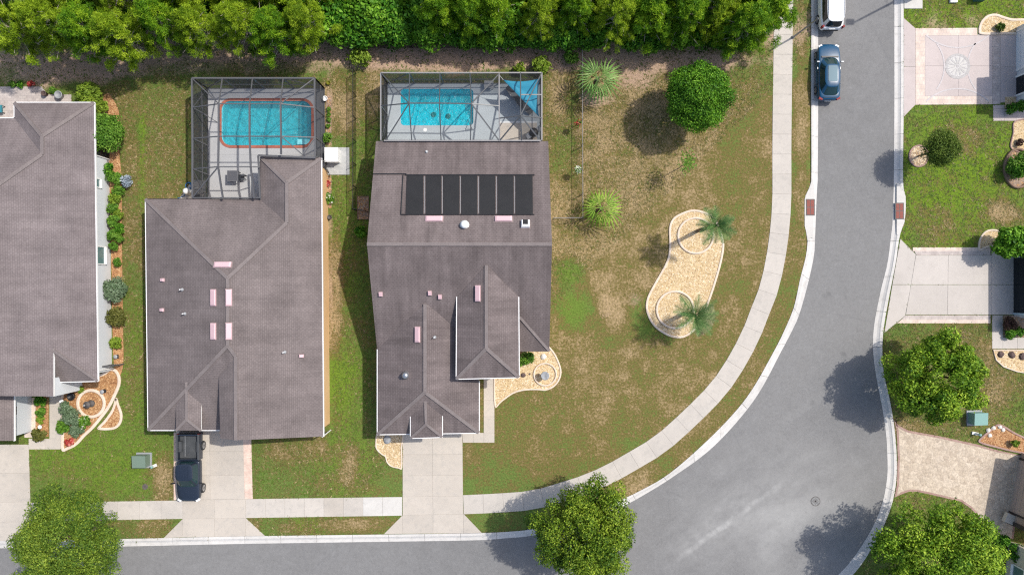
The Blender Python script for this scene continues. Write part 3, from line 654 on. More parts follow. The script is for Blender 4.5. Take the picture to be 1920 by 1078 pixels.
# ================================================================ HOUSES
class WRoot:
    """a thing built in world coordinates whose Empty stands at its base"""
    def __init__(s, name, label, cat, loc, group=None): s.o = empty(name, label, cat, loc, 0, group); s.loc = Vector(loc)
    def put(s, mb, name, mat, parent=None, smooth=False):
        mb.v = [(v[0] - s.loc.x, v[1] - s.loc.y, v[2] - s.loc.z) for v in mb.v]
        return mb.build(name, mat, parent or s.o, smooth)
    def roof(s, faces, mat, th=.2, name='roof', parent=None):
        key = {}; vs = []; fs = []
        for f in faces:
            idx = []
            for (x, y, z) in f:
                k = (round(x, 1), round(y, 1), round(z, 2))
                if k not in key: key[k] = len(vs); vs.append(P(x, y, z) - s.loc)
                idx.append(key[k])
            n = Vector((0, 0, 0)); q = [vs[i] for i in idx]
            for a, b in zip(q, q[1:] + q[:1]): n += a.cross(b)
            if n.z < 0: idx = idx[::-1]
            fs.append(idx)
        edges = {}
        for f in fs:
            for a, b in zip(f, f[1:] + f[:1]): edges[(a, b)] = 1
        nv = len(vs); low = [v - Vector((0, 0, th)) for v in vs]; allf = list(fs) + [[i + nv for i in f[::-1]] for f in fs]
        for (a, b) in edges:
            if (b, a) not in edges: allf.append([b, a, a + nv, b + nv])
        me = bpy.data.meshes.new(name); me.from_pydata([tuple(v) for v in vs + low], [], allf); me.update()
        uv = me.uv_layers.new(name='UVMap')
        for p in me.polygons:
            n = p.normal; up = Vector((0, 0, 1)) - n * n.z
            if up.length < 1e-3: up = Vector((0, 1, 0))
            up.normalize(); c = up.cross(n)
            for li in p.loop_indices:
                co = me.vertices[me.loops[li].vertex_index].co; uv.data[li].uv = (co.dot(c), co.dot(up))
        me.materials.append(mat); me.materials.append(M['white_trim'])
        for k, p in enumerate(me.polygons):
            if k >= len(fs): p.material_index = 1
        return link(name, me, None, parent or s.o)
    def caps(s, segs, parent, w=.26, mat=None):
        for a, b in segs:
            a = P(*a); b = P(*b); s.put(MB().bar(a + Vector((0, 0, .015)), b + Vector((0, 0, .015)), w, .05), 'ridge_cap', mat or M['ridge'], parent)
    def gutters(s, segs, parent, w=.13, mat=None):
        for a, b in segs:
            a = P(*a); b = P(*b); d = (b - a).normalized(); a -= d * .02; b += d * .02
            s.put(MB().bar(a - Vector((0, 0, .07)), b - Vector((0, 0, .07)), w, .13), 'gutter', mat or M['white_trim'], parent)
    def walls(s, pts, z1, mat, name='wall'):
        return s.put(MB().prism([(p[0], p[1]) for p in pts], -.1, z1), name, mat)
    def slope(s, faces_pt, px, py):
        """z of the roof plane (3 px points) under pixel px,py"""
        a, b, c = [P(*q) for q in faces_pt]; n = (b - a).cross(c - a); z = a.z
        for _ in range(12):
            p = P(px, py, z); z = a.z - (n.x * (p.x - a.x) + n.y * (p.y - a.y)) / n.z
        return P(px, py, z), n.normalized() * (1 if n.z > 0 else -1)
    def vent(s, plane, px, py, w, h, parent, mat=None, hh=.18):
        p, n = s.slope(plane, px, py); k = S * (1 - p.z / H); w *= k; h *= k
        t = Vector((1, 0, 0)) - n * n.x; t.normalize(); b = n.cross(t)
        mb = MB(); vs = []
        for z, m in ((-.03, 1.), (hh * .7, 1.), (hh, .8)):
            for sx, sy in ((-1, -1), (1, -1), (1, 1), (-1, 1)): vs.append(p + t * (sx * w / 2 * m) + b * (sy * h / 2 * m) + n * z)
        fs = [(8, 9, 10, 11)] + [(r * 4 + i, r * 4 + (i + 1) % 4, r * 4 + 4 + (i + 1) % 4, r * 4 + 4 + i) for r in (0, 1) for i in range(4)]
        mb.add(vs, fs); v = s.put(mb, 'roof_vent', mat or M['vent_pink'], parent)
        fl = MB().poly([p + t * (sx * w * .58) + b * (sy * (h / 2 + .05)) + n * .012 for sx, sy in ((-1, -1), (1, -1), (1, 1), (-1, 1))]); s.put(fl, 'flashing', M['flashing'], parent)
        return v
    def dome(s, plane, px, py, r, parent, square=False):
        p, n = s.slope(plane, px, py)
        s.put(MB().lathe(p, [(r * 1.25, -.08), (r * 1.25, .05), (r, .1), (r, .3), (r * .8, .42), (r * .35, .48)], 18), 'roof_turbine', M['steel'] if not square else M['white_plastic'], parent, True)
    def pipe(s, plane, px, py, parent, h=.45):
        p, n = s.slope(plane, px, py); s.put(MB().tube(p - Vector((0, 0, .05)), p + Vector((0, 0, h)), .045, .045, 8), 'vent_pipe', M['white_plastic'], parent)
        s.put(MB().lathe(p, [(.13, -.05), (.12, .06), (.05, .12)], 10), 'pipe_flashing', M['grey_plastic'], parent)

def window(R, a, b, z0, z1, out, parent=None, mat=None, name='window', frame=None):
    """window on a wall between xy points a,b; out = outward unit normal"""
    a = Vector((a[0], a[1], 0)); b = Vector((b[0], b[1], 0)); o = Vector((out[0], out[1], 0)); d = (b - a).normalized()
    q = lambda t, z, e: a + (b - a) * t + o * e + Vector((0, 0, z))
    mb = MB(); mb.bar(q(0, z0, .04), q(1, z0, .04), .08, .09); mb.bar(q(0, z1, .04), q(1, z1, .04), .08, .09); mb.bar(q(0, z0, .04), q(0, z1, .04), .09, .08); mb.bar(q(1, z0, .04), q(1, z1, .04), .09, .08)
    w = R.put(mb, name, frame or M['white_trim'], parent)
    R.put(MB().quad(q(0, z0, .02), q(1, z0, .02), q(1, z1, .02), q(0, z1, .02)), 'pane', mat or M['pane'], w)
    R.put(MB().bar(q(0, z0 - .07, .08), q(1, z0 - .07, .08), .16, .06), 'sill', M['white_trim'], w)
    return w
def garage(R, a, b, z1, out, rows=4, mat=None, frame=None):
    a = Vector((a[0], a[1], 0)); b = Vector((b[0], b[1], 0)); o = Vector((out[0], out[1], 0))
    q = lambda t, z, e: a + (b - a) * t + o * e + Vector((0, 0, z))
    mb = MB(); mb.bar(q(0, 0, .03), q(0, z1, .03), .14, .1); mb.bar(q(1, 0, .03), q(1, z1, .03), .14, .1); mb.bar(q(0, z1, .03), q(1, z1, .03), .1, .14)
    g = R.put(mb, 'garage_door', frame or M['white_trim'])
    for r in range(rows):
        za = z1 * r / rows + .012; zb = z1 * (r + 1) / rows - .012
        R.put(MB().bar(q(.01, (za + zb) / 2, .012), q(.99, (za + zb) / 2, .012), .05, zb - za), 'door_panel', mat or M['door_white'], g)
    return g
def front_door(R, a, b, out, mat):
    a = Vector((a[0], a[1], 0)); b = Vector((b[0], b[1], 0)); o = Vector((out[0], out[1], 0))
    q = lambda t, z, e: a + (b - a) * t + o * e + Vector((0, 0, z))
    d = R.put(MB().bar(q(0, 1.05, .03), q(1, 1.05, .03), .08, 2.1), 'door', mat); R.put(MB().bar(q(.88, 1., .08), q(.88, 1.12, .08), .03, .03), 'door_handle', M['steel'], d)

M['flashing'] = mottled('flashing', (.2, .16, .155), (.26, .21, .2), 3., 20.)
E = 2.7
def house_middle():   # the house between the two fences, with the red rimmed pool
    R = WRoot('house', 'long grey shingled house with the dark pickup parked before it', 'house', P(430, 600, 0))
    A = (273, 374, E); B = (487, 374, E); W1 = (489, 295, E); W2 = (538, 343, 3.62); W3 = (602, 297, E); C = (538, 418, 3.62); R1 = (427, 522, 5.0); R2 = (427, 648, 5.0)
    G1 = (442, 668, 4.8); G2 = (442, 825, 4.8); SE = (606, 818, E); GW = (413, 822, 4.25); GN = (410, 706, 4.28); SW = (278, 806, E); SM = (413, 806, E)
    rf = R.roof([[A, B, C, R1], [B, W1, W2, C], [W1, W3, W2], [W3, SE, G2, G1, R2, R1, C, W2], [A, R1, R2, SW], [R2, G1, SM, SW]], M['shingle'])
    R.roof([[G1, G2, GW, GN]], M['shingle'], .16, 'gable_roof')
    # raised entry gable
    k = 3.47; D1 = (350, 716, 3.82); D2 = (350, 786, 3.8); a = (330, 749, k); b = (330, 807, k); c = (377, 807, k); d = (377, 753, k)
    r2 = R.roof([[D1, D2, b, a], [D1, d, c, D2], [b, c, D2]], M['shingle'], .14, 'entry_roof')
    R.caps([(D1, D2), (D2, b), (D2, c)], r2, .2)
    R.put(MB().box((P(353, 782, 3.2).x, P(353, 782, 3.2).y, 2.95), (1.5, 1.2, .8)), 'entry_wall', M['wall_tan'])
    R.caps([(A, R1), (R1, C), (R1, R2), (C, W2), (W2, W1), (W2, W3), (R2, G1), (G1, G2), (R2, SW)], rf)
    R.gutters([(A, SW), (SW, (330, 806, E)), ((378, 806, E), (411, 806, E)), (W3, SE)], rf)
    R.gutters([(A, B), (B, W1), (W1, W3)], rf, .12, M['dark_trim'])
    # gable wall under the higher roof's west eave
    g0, g1 = P(*GN), P(*GW); R.put(MB().bar((g0.x + .35, g0.y - .2, 3.7), (g1.x + .35, g1.y + .3, 3.7), .12, .95), 'gable_side_wall', M['wall_tan'])
    e = .42; pts = [P(276, 376, E), P(487, 376, E), P(491, 298, E), P(601, 300, E), P(605, 812, E), P(415, 812, E), P(415, 796, E), P(279, 800, E)]
    sx = [(e, -e), (e, -e), (e, -e), (-.16, -e), (-.16, .25), (e, .25), (e, .4), (e, .4)]
    w = [(p.x + a, p.y + b) for p, (a, b) in zip(pts, sx)]
    R.walls(w, E - .12, M['wall_tan'])
    # tan gable wall, south
    gx0, gx1 = w[5][0], w[4][0]; yy = w[4][1]
    R.put(MB().add([(gx0, yy, 2.5), (gx1, yy, 2.5), (gx1, yy, 2.6), ((P(*G2)).x, yy, 4.6), (gx0, yy, 4.0), (gx0, yy + .1, 2.5), (gx1, yy + .1, 2.5), (gx1, yy + .1, 2.6), ((P(*G2)).x, yy + .1, 4.6), (gx0, yy + .1, 4.0)], [(0, 1, 2, 3, 4), (9, 8, 7, 6, 5), (1, 6, 7, 2), (2, 7, 8, 3), (3, 8, 9, 4), (0, 4, 9, 5)]), 'gable_wall', M['wall_tan'])
    garage(R, (gx0 + .5, yy - .01), (gx0 + 3.9, yy - .01), 2.1, (0, -1))
    window(R, (gx1 - 4.4, yy), (gx1 - 2.9, yy), .9, 2.1, (0, -1))
    xe = w[3][0]
    front_door(R, (w[6][0] - 2.6, w[7][1] - .01), (w[6][0] - 1.6, w[7][1] - .01), (0, -1), M['dark_trim'])
    pN, pE, pW = [A, B, R1], [W3, SE, R2], [A, R1, SW]
    R.vent(pN, 418, 497, 32, 11, rf)
    for (x, y) in ((401, 558), (401, 621)): R.vent(pW, x, y, 11, 31, rf)
    for (x, y) in ((429, 558), (429, 621)): R.vent([R1, R2, SE], x, y, 11, 31, rf)
    for (x, y) in ((306, 525), (305, 581)): R.vent(pW, x, y, 7, 6, rf, hh=.2)
    R.vent(pE, 565, 667, 9, 6, rf, hh=.2)
    for (x, y, pl) in ((342, 543, pW), (347, 588, pW), (534, 660, pE)): R.pipe(pl, x, y, rf)
    dn = P(612, 806, 0); R.put(MB().tube((w[4][0] + .07, dn.y, 0), (w[4][0] + .07, dn.y, 2.5), .05), 'downspout', M['white_trim'])
    return R
house_middle()

def house_right():   # the corner-lot house with the solar collectors
    R = WRoot('house', 'grey shingled house with black solar collectors on its roof', 'house', P(860, 550, 0))
    zr = 5.8; N1 = (705, 265, E + .05); N2 = (1028, 265, E + .05); R1 = (688, 458, zr); R2 = (1035, 458, zr); S1 = (707, 655, E); S2 = (1030, 658, E)
    # main roof, valleys cut by the wings
    T = (974, 595, 3.62)
    rf = R.roof([[N1, N2, R2, R1], [R1, R2, S2, T, (974, 657, 2.66), S1]], M['shingle_c'])
    tr = R.roof([[(972, 592, 3.66), (1031, 659, 2.72), (972, 659, 2.5)]], M['shingle_c'], .12, 'corner_roof')
    R.caps([((974, 594, 3.66), (1030, 658, 2.73))], tr, .2)
    R.caps([(R1, R2)], rf)
    # garage wing
    zg = 4.15; g1 = (797, 570, zg); g2 = (797, 735, zg); gw = (708, 814, E); ge = (898, 811, E); gwn = (708, 640, E); gen = (898, 640, E)
    gr = R.roof([[(797, 570, zg), g2, gw, gwn], [g1, gen, ge, g2], [gw, ge, g2]], M['shingle_c'], .2, 'garage_roof')
    R.caps([(g1, g2), (g2, gw), (g2, ge)], gr); R.gutters([((708, 655, E), gw), (gw, (770, 813, E)), ((828, 812, E), ge), (ge, (898, 715, E))], gr)
    k = 3.32; a = (770, 779, k); b = (770, 821, k); c = (829, 819, k); d = (829, 778, k); d1 = (797.5, 746, 3.8); d2 = (799, 795, 3.78)
    dr = R.roof([[d1, d2, b, a], [d1, d, c, d2], [b, c, d2]], M['shingle_c'], .15, 'dormer_roof'); R.caps([(d1, d2), (d2, b), (d2, c)], dr, .2)
    R.gutters([(a, b), (b, c), (c, d)], dr, .11)
    p = P(799, 790, 3.); R.put(MB().box((p.x, p.y + .3, 2.9), (1.9, 1.5, .7)), 'dormer_wall', M['wall_beige'])
    # tall entry wing
    ze = 4.3; e1 = (912, 497, 5.22); e2 = (912, 653, 5.2); ew = (856, 710, ze); ee = (973, 707, ze); ewn = (857, 557, ze); een = (972, 557, ze)
    er = R.roof([[e1, e2, ew, ewn], [e1, een, ee, e2], [ew, ee, e2]], M['shingle_c'], .2, 'entry_roof')
    R.caps([(e1, e2), (e2, ew), (e2, ee)], er); R.gutters([(ewn, ew), (ew, ee), (ee, een)], er)
    q0 = P(860, 600, ze); q1 = P(969, 704, ze)
    R.put(MB().box(((q0.x + q1.x) / 2, (q0.y + q1.y) / 2 + .15, 2.05), (q1.x - q0.x - .5, q0.y - q1.y, 4.2)), 'entry_wall', M['wall_beige'])
    e = .45; w = [(-10.1, 10.9), (2.4, 10.9), (2.4, -4.45), (-2.95, -4.45), (-2.95, -10.9), (-10.05, -10.9)]
    R.walls(w, E - .15, M['wall_beige'])
    garage(R, (-8.75, -10.91), (-3.9, -10.91), 2.15, (0, -1))
    window(R, (.6, -4.45), (2.0, -4.45), .9, 2.2, (0, -1))
    for y0 in (7.5, 2., -2.5): window(R, (2.4, y0), (2.4, y0 + 1.3), 1.0, 2.1, (1, 0))
    front_door(R, (-2.0, P(0, 708, ze).y + .42), (-1.0, P(0, 708, ze).y + .42), (0, -1), M['dark_trim'])
    # gable triangles
    for x, sgn in ((-10.1, -1), (2.4, 1)):
        R.put(MB().add([(x, 10.9, 2.5), (x, -4.4, 2.5), (x, 3.157, 5.45), (x - sgn * .1, 10.9, 2.5), (x - sgn * .1, -4.4, 2.5), (x - sgn * .1, 3.157, 5.45)], [(0, 1, 2), (5, 4, 3), (0, 3, 4, 1), (1, 4, 5, 2), (2, 5, 3, 0)]), 'gable_wall', M['wall_beige'])
    pb = [N1, N2, R1]; pf = [R1, R2, S1]; pg = [g1, g2, gw]; pge = [g1, gen, g2]; pew = [e1, e2, ew]
    for (x, y) in ((814, 411), (944, 411)): R.vent(pb, x, y, 32, 11, rf)
    for (x, y) in ((714, 551), (806, 549), (825, 556)): R.vent(pf, x, y, 7, 8, rf, hh=.2)
    R.vent(pew, 896.5, 550, 10, 30, er); R.vent(pg, 783.5, 627, 10, 29, gr)
    R.dome(pg, 761, 703, .26, gr); R.dome(pb, 871, 422, .28, rf, True); R.pipe(pge, 815, 632, gr)
    v = R.vent(pb, 985, 421, 16, 15, rf, M['white_plastic'], .3); R.vent(pb, 985, 419.5, 11, 11, rf, M['solar'], .34)
    R.pipe(pb, 800, 285, rf, .2)
    # solar thermal collectors: black mats, headers, feed pipes
    A = WRoot('solar_collector_array', 'row of seven black solar pool heating mats on the roof', 'solar panels', P(880, 366, 3.9))
    xs = [(763, 794), (798.5, 827.5), (831.5, 861.5), (865.5, 895), (899.5, 928.7), (933.3, 963), (967, 998.5)]
    for i, (x0, x1) in enumerate(xs):
        sh = -2.2; q = [(x0, 330), (x1, 330), (x1 + (.6 if i == 6 else 0), 402), (x0 - (2 if i == 0 else 0), 402)]; vs = []
        for x, y in q:
            p_, n_ = R.slope(pb, x, y); vs.append(p_ + n_ * .02); vs.append(p_ + n_ * .06)
        mb = MB().add(vs, [(1, 3, 5, 7), (6, 4, 2, 0), (0, 2, 3, 1), (2, 4, 5, 3), (4, 6, 7, 5), (6, 0, 1, 7)]); A.put(mb, 'panel', M['solar'])
    for y in (329, 403):
        a_, n_ = R.slope(pb, 760, y); b_, _ = R.slope(pb, 1002, y); A.put(MB().tube(a_ + n_ * .07, b_ + n_ * .07, .04, .04, 8), 'header_pipe', M['black'])
    def pip(x0, y0, x1, y1):
        a_, n_ = R.slope(pb, x0, y0); b_, _ = R.slope(pb, x1, y1); A.put(MB().tube(a_ + n_ * .06, b_ + n_ * .06, .04, .04, 8), 'feed_pipe', M['black'])
    pip(700, 327, 762, 327); pip(756, 329, 752, 403); pip(752, 403, 762, 403)
    for (x0, x1) in zip([q[1] for q in xs[:-1]], [q[0] for q in xs[1:]]):
        a_, n_ = R.slope(pb, (x0 + x1) / 2, 332); b_, _ = R.slope(pb, (x0 + x1) / 2, 400); A.put(MB().bar(a_ + n_ * .03, b_ + n_ * .03, .05, .02), 'strap', M['alu'])
    return R
house_right()

def house_left():
    R = WRoot('house', 'grey shingled house with white side wall at the left edge', 'house', P(60, 460, 0))
    n1 = (27, 193, E); n3 = (176, 193, E); w2 = (79, 256, 3.8); c = (79, 290, 3.8); b = (27, 222, E); r1 = (-30, 366, 5.0); r2 = (-30, 742, 5.0); se = (183, 714, E); t = (100, 658, 3.75); gs = (100, 743, 3.72); s2 = (105, 716, 2.75)
    wn = (-250, 225, E)
    rf = R.roof([[n1, n3, w2], [n3, se, t, gs, r2, r1, c, w2], [b, n1, w2, c], [wn, b, c, r1], [wn, r1, r2, (-250, 742, E)]], M['shingle_pink'])
    tr = R.roof([[(99, 655, 3.8), se, s2]], M['shingle'], .15, 'corner_roof')
    R.caps([(n3, w2), (n1, w2), (w2, c), (c, r1), (r1, r2)], rf); R.caps([((100, 657, 3.8), se)], tr, .2)
    R.gutters([(n3, se), (s2, se), (n1, n3), (n1, b), (b, wn)], rf)
    gr = R.roof([[(26, 735, 2.62), (26, 826, 2.62), (-70, 826, 4.0), (-70, 735, 4.0)], [(-70, 826, 4.0), (-70, 735, 4.0), (-166, 735, 2.62), (-166, 826, 2.62)]], M['shingle'], .2, 'garage_roof')
    R.gutters([((26, 735, 2.62), (26, 826, 2.62))], gr)
    p = [P(176, 195, E), P(182, 712, E), P(103, 712, E), P(97, 735, E)]
    xe = p[0].x - .42; ye = p[2].y + .42
    w = [(xe, p[0].y - .5), (p[1].x - .42, ye), (p[2].x + .3, ye), (p[2].x + .3, p[3].y + .2), (-46, p[3].y + .2), (-46, 13.), (P(29, 222, E).x + .4, 13.), (P(29, 222, E).x + .4, p[0].y - .5)]
    R.walls(w, E - .12, M['wall_white'])
    gx = P(26, 800, 2.62).x - .45; R.put(MB().box(((gx - 46) / 2, P(0, 780, 2.6).y, 1.2), (gx + 46, 3.4, 2.6)), 'garage_wall', M['wall_white'])
    R.put(MB().box((p[2].x + .2, (ye + p[3].y) / 2 - .2, 1.8), (.5, 1.4, 3.6)), 'gable_side_wall', M['wall_white'])
    x0 = w[0][0]; x1 = w[1][0]; wx = lambda y: x0 + (x1 - x0) * (w[0][1] - y) / (w[0][1] - w[1][1])
    for ya, yb, z0, z1 in ((3.25, 1.85, .9, 2.2), (8.6, 7.9, 1.4, 2.0)):
        window(R, (wx(ya) + .01, ya), (wx(yb) + .01, yb), z0, z1, (1, 0), mat=M['teal_glass'])
    # dark lanai screen bay in the east wall
    q = MB(); ya, yb = 13.2, 10.4; q.bar((wx(ya) + .02, ya, 1.25), (wx(yb) + .02, yb, 1.25), .04, 2.3); R.put(q, 'lanai_screen', M['car_glass_dark'])
    for y in (13.2, 11.8, 10.4): R.put(MB().bar((wx(y) + .06, y, 0), (wx(y) + .06, y, 2.5), .07), 'lanai_post', M['white_trim'])
    R.put(MB().tube((x1 + .09, ye + .2, 0), (x1 + .09, ye + .2, 2.5), .05), 'downspout', M['white_trim'])
    window(R, (p[2].x + .9, ye), (p[2].x + 2.2, ye), .9, 2.1, (0, -1))
    front_door(R, (-37.4, p[3].y + .19), (-36.4, p[3].y + .19), (0, -1), M['dark_trim'])
    R.put(MB().bar((gx + .02, -9.4, 2.0), (gx + .02, -10.0, 2.0), .06, .5), 'wall_lantern', M['black'])
    return R
house_left()

def east_house(name, label, x, ya, yb, wallmat, eave, bump=None, doors=(), depth=9.):
    """house off the right edge; west wall at px x between py ya..yb"""
    a = P(x, ya); b = P(x, yb); X = a.x
    R = WRoot('house', label, 'house', ((X + depth / 2), (a.y + b.y) / 2, 0))
    R.walls([(X, b.y), (X + depth, b.y), (X + depth, a.y), (X, a.y)], eave - .1, wallmat)
    o = .4; y0, y1 = b.y - o, a.y + o; xm = X + depth / 2; rise = .35 * min(depth / 2, (y1 - y0) / 2)
    def proj(p): return (p[0] / (S * (1 - p[2] / H)) + 960, 539 - p[1] / (S * (1 - p[2] / H)), p[2])
    c = [proj((X - o, y0, eave)), proj((X + depth + o, y0, eave)), proj((X + depth + o, y1, eave)), proj((X - o, y1, eave))]
    hy = min(depth / 2 + o, (y1 - y0) / 2 - .01)
    ym = (y0 + y1) / 2; ap = proj((X - o + (y1 - y0) / 2, ym, eave + rise)); aq = proj((X + depth + o - (y1 - y0) / 2, ym, eave + rise))
    if depth + 2 * o < (y1 - y0):
        ap = proj((xm, y0 + depth / 2 + o, eave + rise)); aq = proj((xm, y1 - depth / 2 - o, eave + rise))
        rf = R.roof([[c[0], c[1], ap], [c[1], c[2], aq, ap], [c[2], c[3], aq], [c[3], c[0], ap, aq]], M['shingle'])
    else: rf = R.roof([[c[3], c[0], ap], [c[0], c[1], aq, ap], [c[1], c[2], aq], [c[2], c[3], ap, aq]], M['shingle'])
    R.gutters([(c[0], c[3]), (c[0], c[1]), (c[2], c[3])], rf)
    return R, X, a, b
R4, X4, a4, b4 = east_house('h', 'white house with pale garage door beside the patterned driveway', 1906, 52, 190, M['wall_white'], 2.85)
garage(R4, (X4 - .01, P(0, 60).y), (X4 - .01, P(0, 133).y), 2.1, (-1, 0), 4, M['door_white'])
garage(R4, (X4 - .01, P(0, 145).y), (X4 - .01, P(0, 180).y), 2.1, (-1, 0), 3, M['car_glass_dark'])
R4.put(MB().box((X4 + 1.2, P(0, 155).y, 3.35), (3.6, 2.9, .5)), 'raised_gable_wall', M['wall_white'])
R4.put(MB().prism([(X4 - .95, P(0, 120).y), (X4 + 3, P(0, 120).y), (X4 + 3, P(0, 187).y), (X4 - .95, P(0, 187).y)], 3.5, 3.7), 'raised_gable_roof', M['shingle'])
R5, X5, a5, b5 = east_house('h', 'house with dark screened garage opening beside the plain pale driveway', 1901, 470, 592, M['wall_white'], 2.62)
garage(R5, (X5 - .01, P(0, 482).y), (X5 - .01, P(0, 588).y), 2.15, (-1, 0), 4, M['car_glass_dark'], plain('frame_blue', (.45, .58, .66), .5))
def house_se():
    R = WRoot('house', 'brown walled house turned at an angle in the lower right corner', 'house', P(1935, 930, 0))
    a = P(1914, 848); b = P(1889, 978); d = (b - a).normalized(); n = Vector((d.y, -d.x, 0)) ; n = n if n.x > 0 else -n
    dep = 8.
    pts = [a, b, b + n * dep, a + n * dep]; R.walls([(p.x, p.y) for p in pts], 2.55, M['wall_brown'])
    ctr = sum(pts, Vector()) / 4
    ov = [p + (p - ctr).normalized() * .5 for p in pts]
    pj = lambda p, z: (p.x / (S * (1 - z / H)) + 960, 539 - p.y / (S * (1 - z / H)), z)
    m1 = (ov[0] + ov[1]) / 2; m2 = (ov[2] + ov[3]) / 2; r1 = m1 + (ctr - m1) * .72; r2 = m2 + (ctr - m2) * .72
    c = [pj(p, 2.7) for p in ov]; q1, q2 = pj(r1, 3.9), pj(r2, 3.9)
    rf = R.roof([[c[0], c[1], q1], [c[1], c[2], q2, q1], [c[2], c[3], q2], [c[3], c[0], q1, q2]], M['shingle'])
    R.gutters([(c[0], c[1])], rf)
    g = garage(R, (a + d * .5 - n * .01).xy, (a + d * 4.9 - n * .01).xy, 2.1, (-n.x, -n.y), 4, plain('garage_tan', (.46, .36, .31), .6), M['dark_trim'])
    # cream corner pier with a ledge, number plate
    p0 = P(1885, 963); p1 = P(1925, 990)
    e0 = P(1886, 974, .9); R.put(MB().bar(P(1884, 968, .55), P(1930, 988, .55), .75, .35), 'ledge', M['wall_beige'])
    q = P(1908, 980, .74); R.put(MB().box((q.x, q.y, .74), (.07, .26, .03), .3), 'house_number', M['black']); R.put(MB().box((q.x - .05, q.y + .1, .74), (.09, .05, .03), .9), 'house_number', M['black'])
    R.put(MB().bar(P(1890, 976), P(1890, 976) + Vector((0, 0, 2.6)), .3, .3), 'dark_post', M['dark_trim'])
    # lower wing
    w0 = P(1890, 1020); R.walls([(P(1892, 1014).x, P(1892, 1014).y), (P(1880, 1110).x, P(1880, 1110).y), (P(1990, 1120).x, P(1990, 1120).y), (P(1990, 1040).x, P(1990, 1040).y)], 2.4, M['wall_beige'], 'front_wall')
    x0, y0 = P2(1888, 1050); x1, y1 = P2(1883, 1092); window(R, (x0 - .03, y0), (x1 - .03, y1), .8, 2.0, (-1, 0), mat=M['teal_glass'])
    R.put(MB().prism([P2(1872, 1000, 2.5), P2(1990, 1030, 2.5), P2(1990, 1130, 2.5), P2(1862, 1110, 2.5)][::1], 2.45, 2.6), 'front_roof', M['shingle']) if False else None
    return R
house_se()
# ================================================================ POOLS
def deck_ring(outer, inner, z, name, mat, parent=None):
    """sheet between two closed outlines (outer rectangle, inner pool)"""
    cx = sum(p[0] for p in inner) / len(inner); cy = sum(p[1] for p in inner) / len(inner)
    def ray(poly, a):
        dx, dy = math.cos(a), math.sin(a); best = 0
        for i in range(len(poly)):
            x0, y0 = poly[i]; x1, y1 = poly[(i + 1) % len(poly)]; ex, ey = x1 - x0, y1 - y0; den = dx * ey - dy * ex
            if abs(den) < 1e-9: continue
            t = ((x0 - cx) * ey - (y0 - cy) * ex) / den; u = ((x0 - cx) * dy - (y0 - cy) * dx) / den
            if t > 0 and -1e-6 <= u <= 1 + 1e-6: best = max(best, t)
        return (cx + dx * best, cy + dy * best)
    an = sorted({round(math.atan2(p[1] - cy, p[0] - cx), 5) for p in list(outer) + list(inner)}); n = len(an)
    mb = MB(); mb.add([(*ray(inner, a), z) for a in an] + [(*ray(outer, a), z) for a in an], [(i, n + i, n + (i + 1) % n, (i + 1) % n) for i in range(n)])
    return mb.build(name, mat, parent)
def pool(label, rect, outline, shell, wat, coping, depth):
    c = (rect[0], rect[1], 0); r = empty('swimming_pool', label, 'swimming pool', c)
    loc = [(x - c[0], y - c[1]) for x, y in outline]; n = len(loc); mb = MB()
    vs = [(x, y, .03) for x, y in loc] + [(x * .97, y * .96, -depth) for x, y in loc]
    mb.add(vs, [(i, n + i, n + (i + 1) % n, (i + 1) % n) for i in range(n)] + [tuple(range(n, 2 * n))]); mb.build('basin', shell, r)
    MB().poly([(x, y, -.09) for x, y in loc]).build('water', wat, r)
    if coping:
        o = offset(loc, -.22); m2 = MB(); m2.add([(x, y, .06) for x, y in loc] + [(x, y, .06) for x, y in o] + [(x, y, -.02) for x, y in o] + [(x, y, -.1) for x, y in loc], [(i, (i + 1) % n, n + (i + 1) % n, n + i) for i in range(n)] + [(n + i, n + (i + 1) % n, 2 * n + (i + 1) % n, 2 * n + i) for i in range(n)] + [(3 * n + i, 3 * n + (i + 1) % n, (i + 1) % n, i) for i in range(n)])
        m2.build('coping', M['tile_red'], r)
    return r
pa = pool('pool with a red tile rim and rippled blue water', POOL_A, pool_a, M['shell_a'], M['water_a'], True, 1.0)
for i in range(3):
    MB().prism([(-POOL_A[2] / 2 + .1, -POOL_A[3] / 2 + .1), (-POOL_A[2] / 2 + 1.7 - .4 * i, -POOL_A[3] / 2 + .1), (-POOL_A[2] / 2 + 1.2 - .35 * i, -POOL_A[3] / 2 + 1.5 - .4 * i), (-POOL_A[2] / 2 + .1, -POOL_A[3] / 2 + 1.8 - .45 * i)], -1.2, -.75 + .2 * i).build('pool_step', M['shell_a'], pa)
MB().box((POOL_A[2] / 2 - .65, -POOL_A[3] / 2 + .3, -.35), (1.0, .42, .7)).build('pool_bench', M['shell_a'], pa)
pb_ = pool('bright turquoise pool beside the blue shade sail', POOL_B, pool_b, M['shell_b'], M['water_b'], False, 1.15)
for i in range(3):
    MB().prism([(POOL_B[2] / 2 - .1, -POOL_B[3] / 2 + .1), (POOL_B[2] / 2 - 1.6 + .4 * i, -POOL_B[3] / 2 + .1), (POOL_B[2] / 2 - 1.1 + .3 * i, -POOL_B[3] / 2 + 1.1 - .3 * i), (POOL_B[2] / 2 - .1, -POOL_B[3] / 2 + 1.6 - .4 * i)], -1.2, -.75 + .2 * i).build('pool_step', M['shell_b'], pb_)
for px, py in ((810, 209), (838, 212)):
    p = P(px, py); MB().lathe((p.x - POOL_B[0], p.y - POOL_B[1], -1.14), [(.22, 0), (.22, .05), (.1, .09)], 14).build('main_drain', M['black'], pb_)
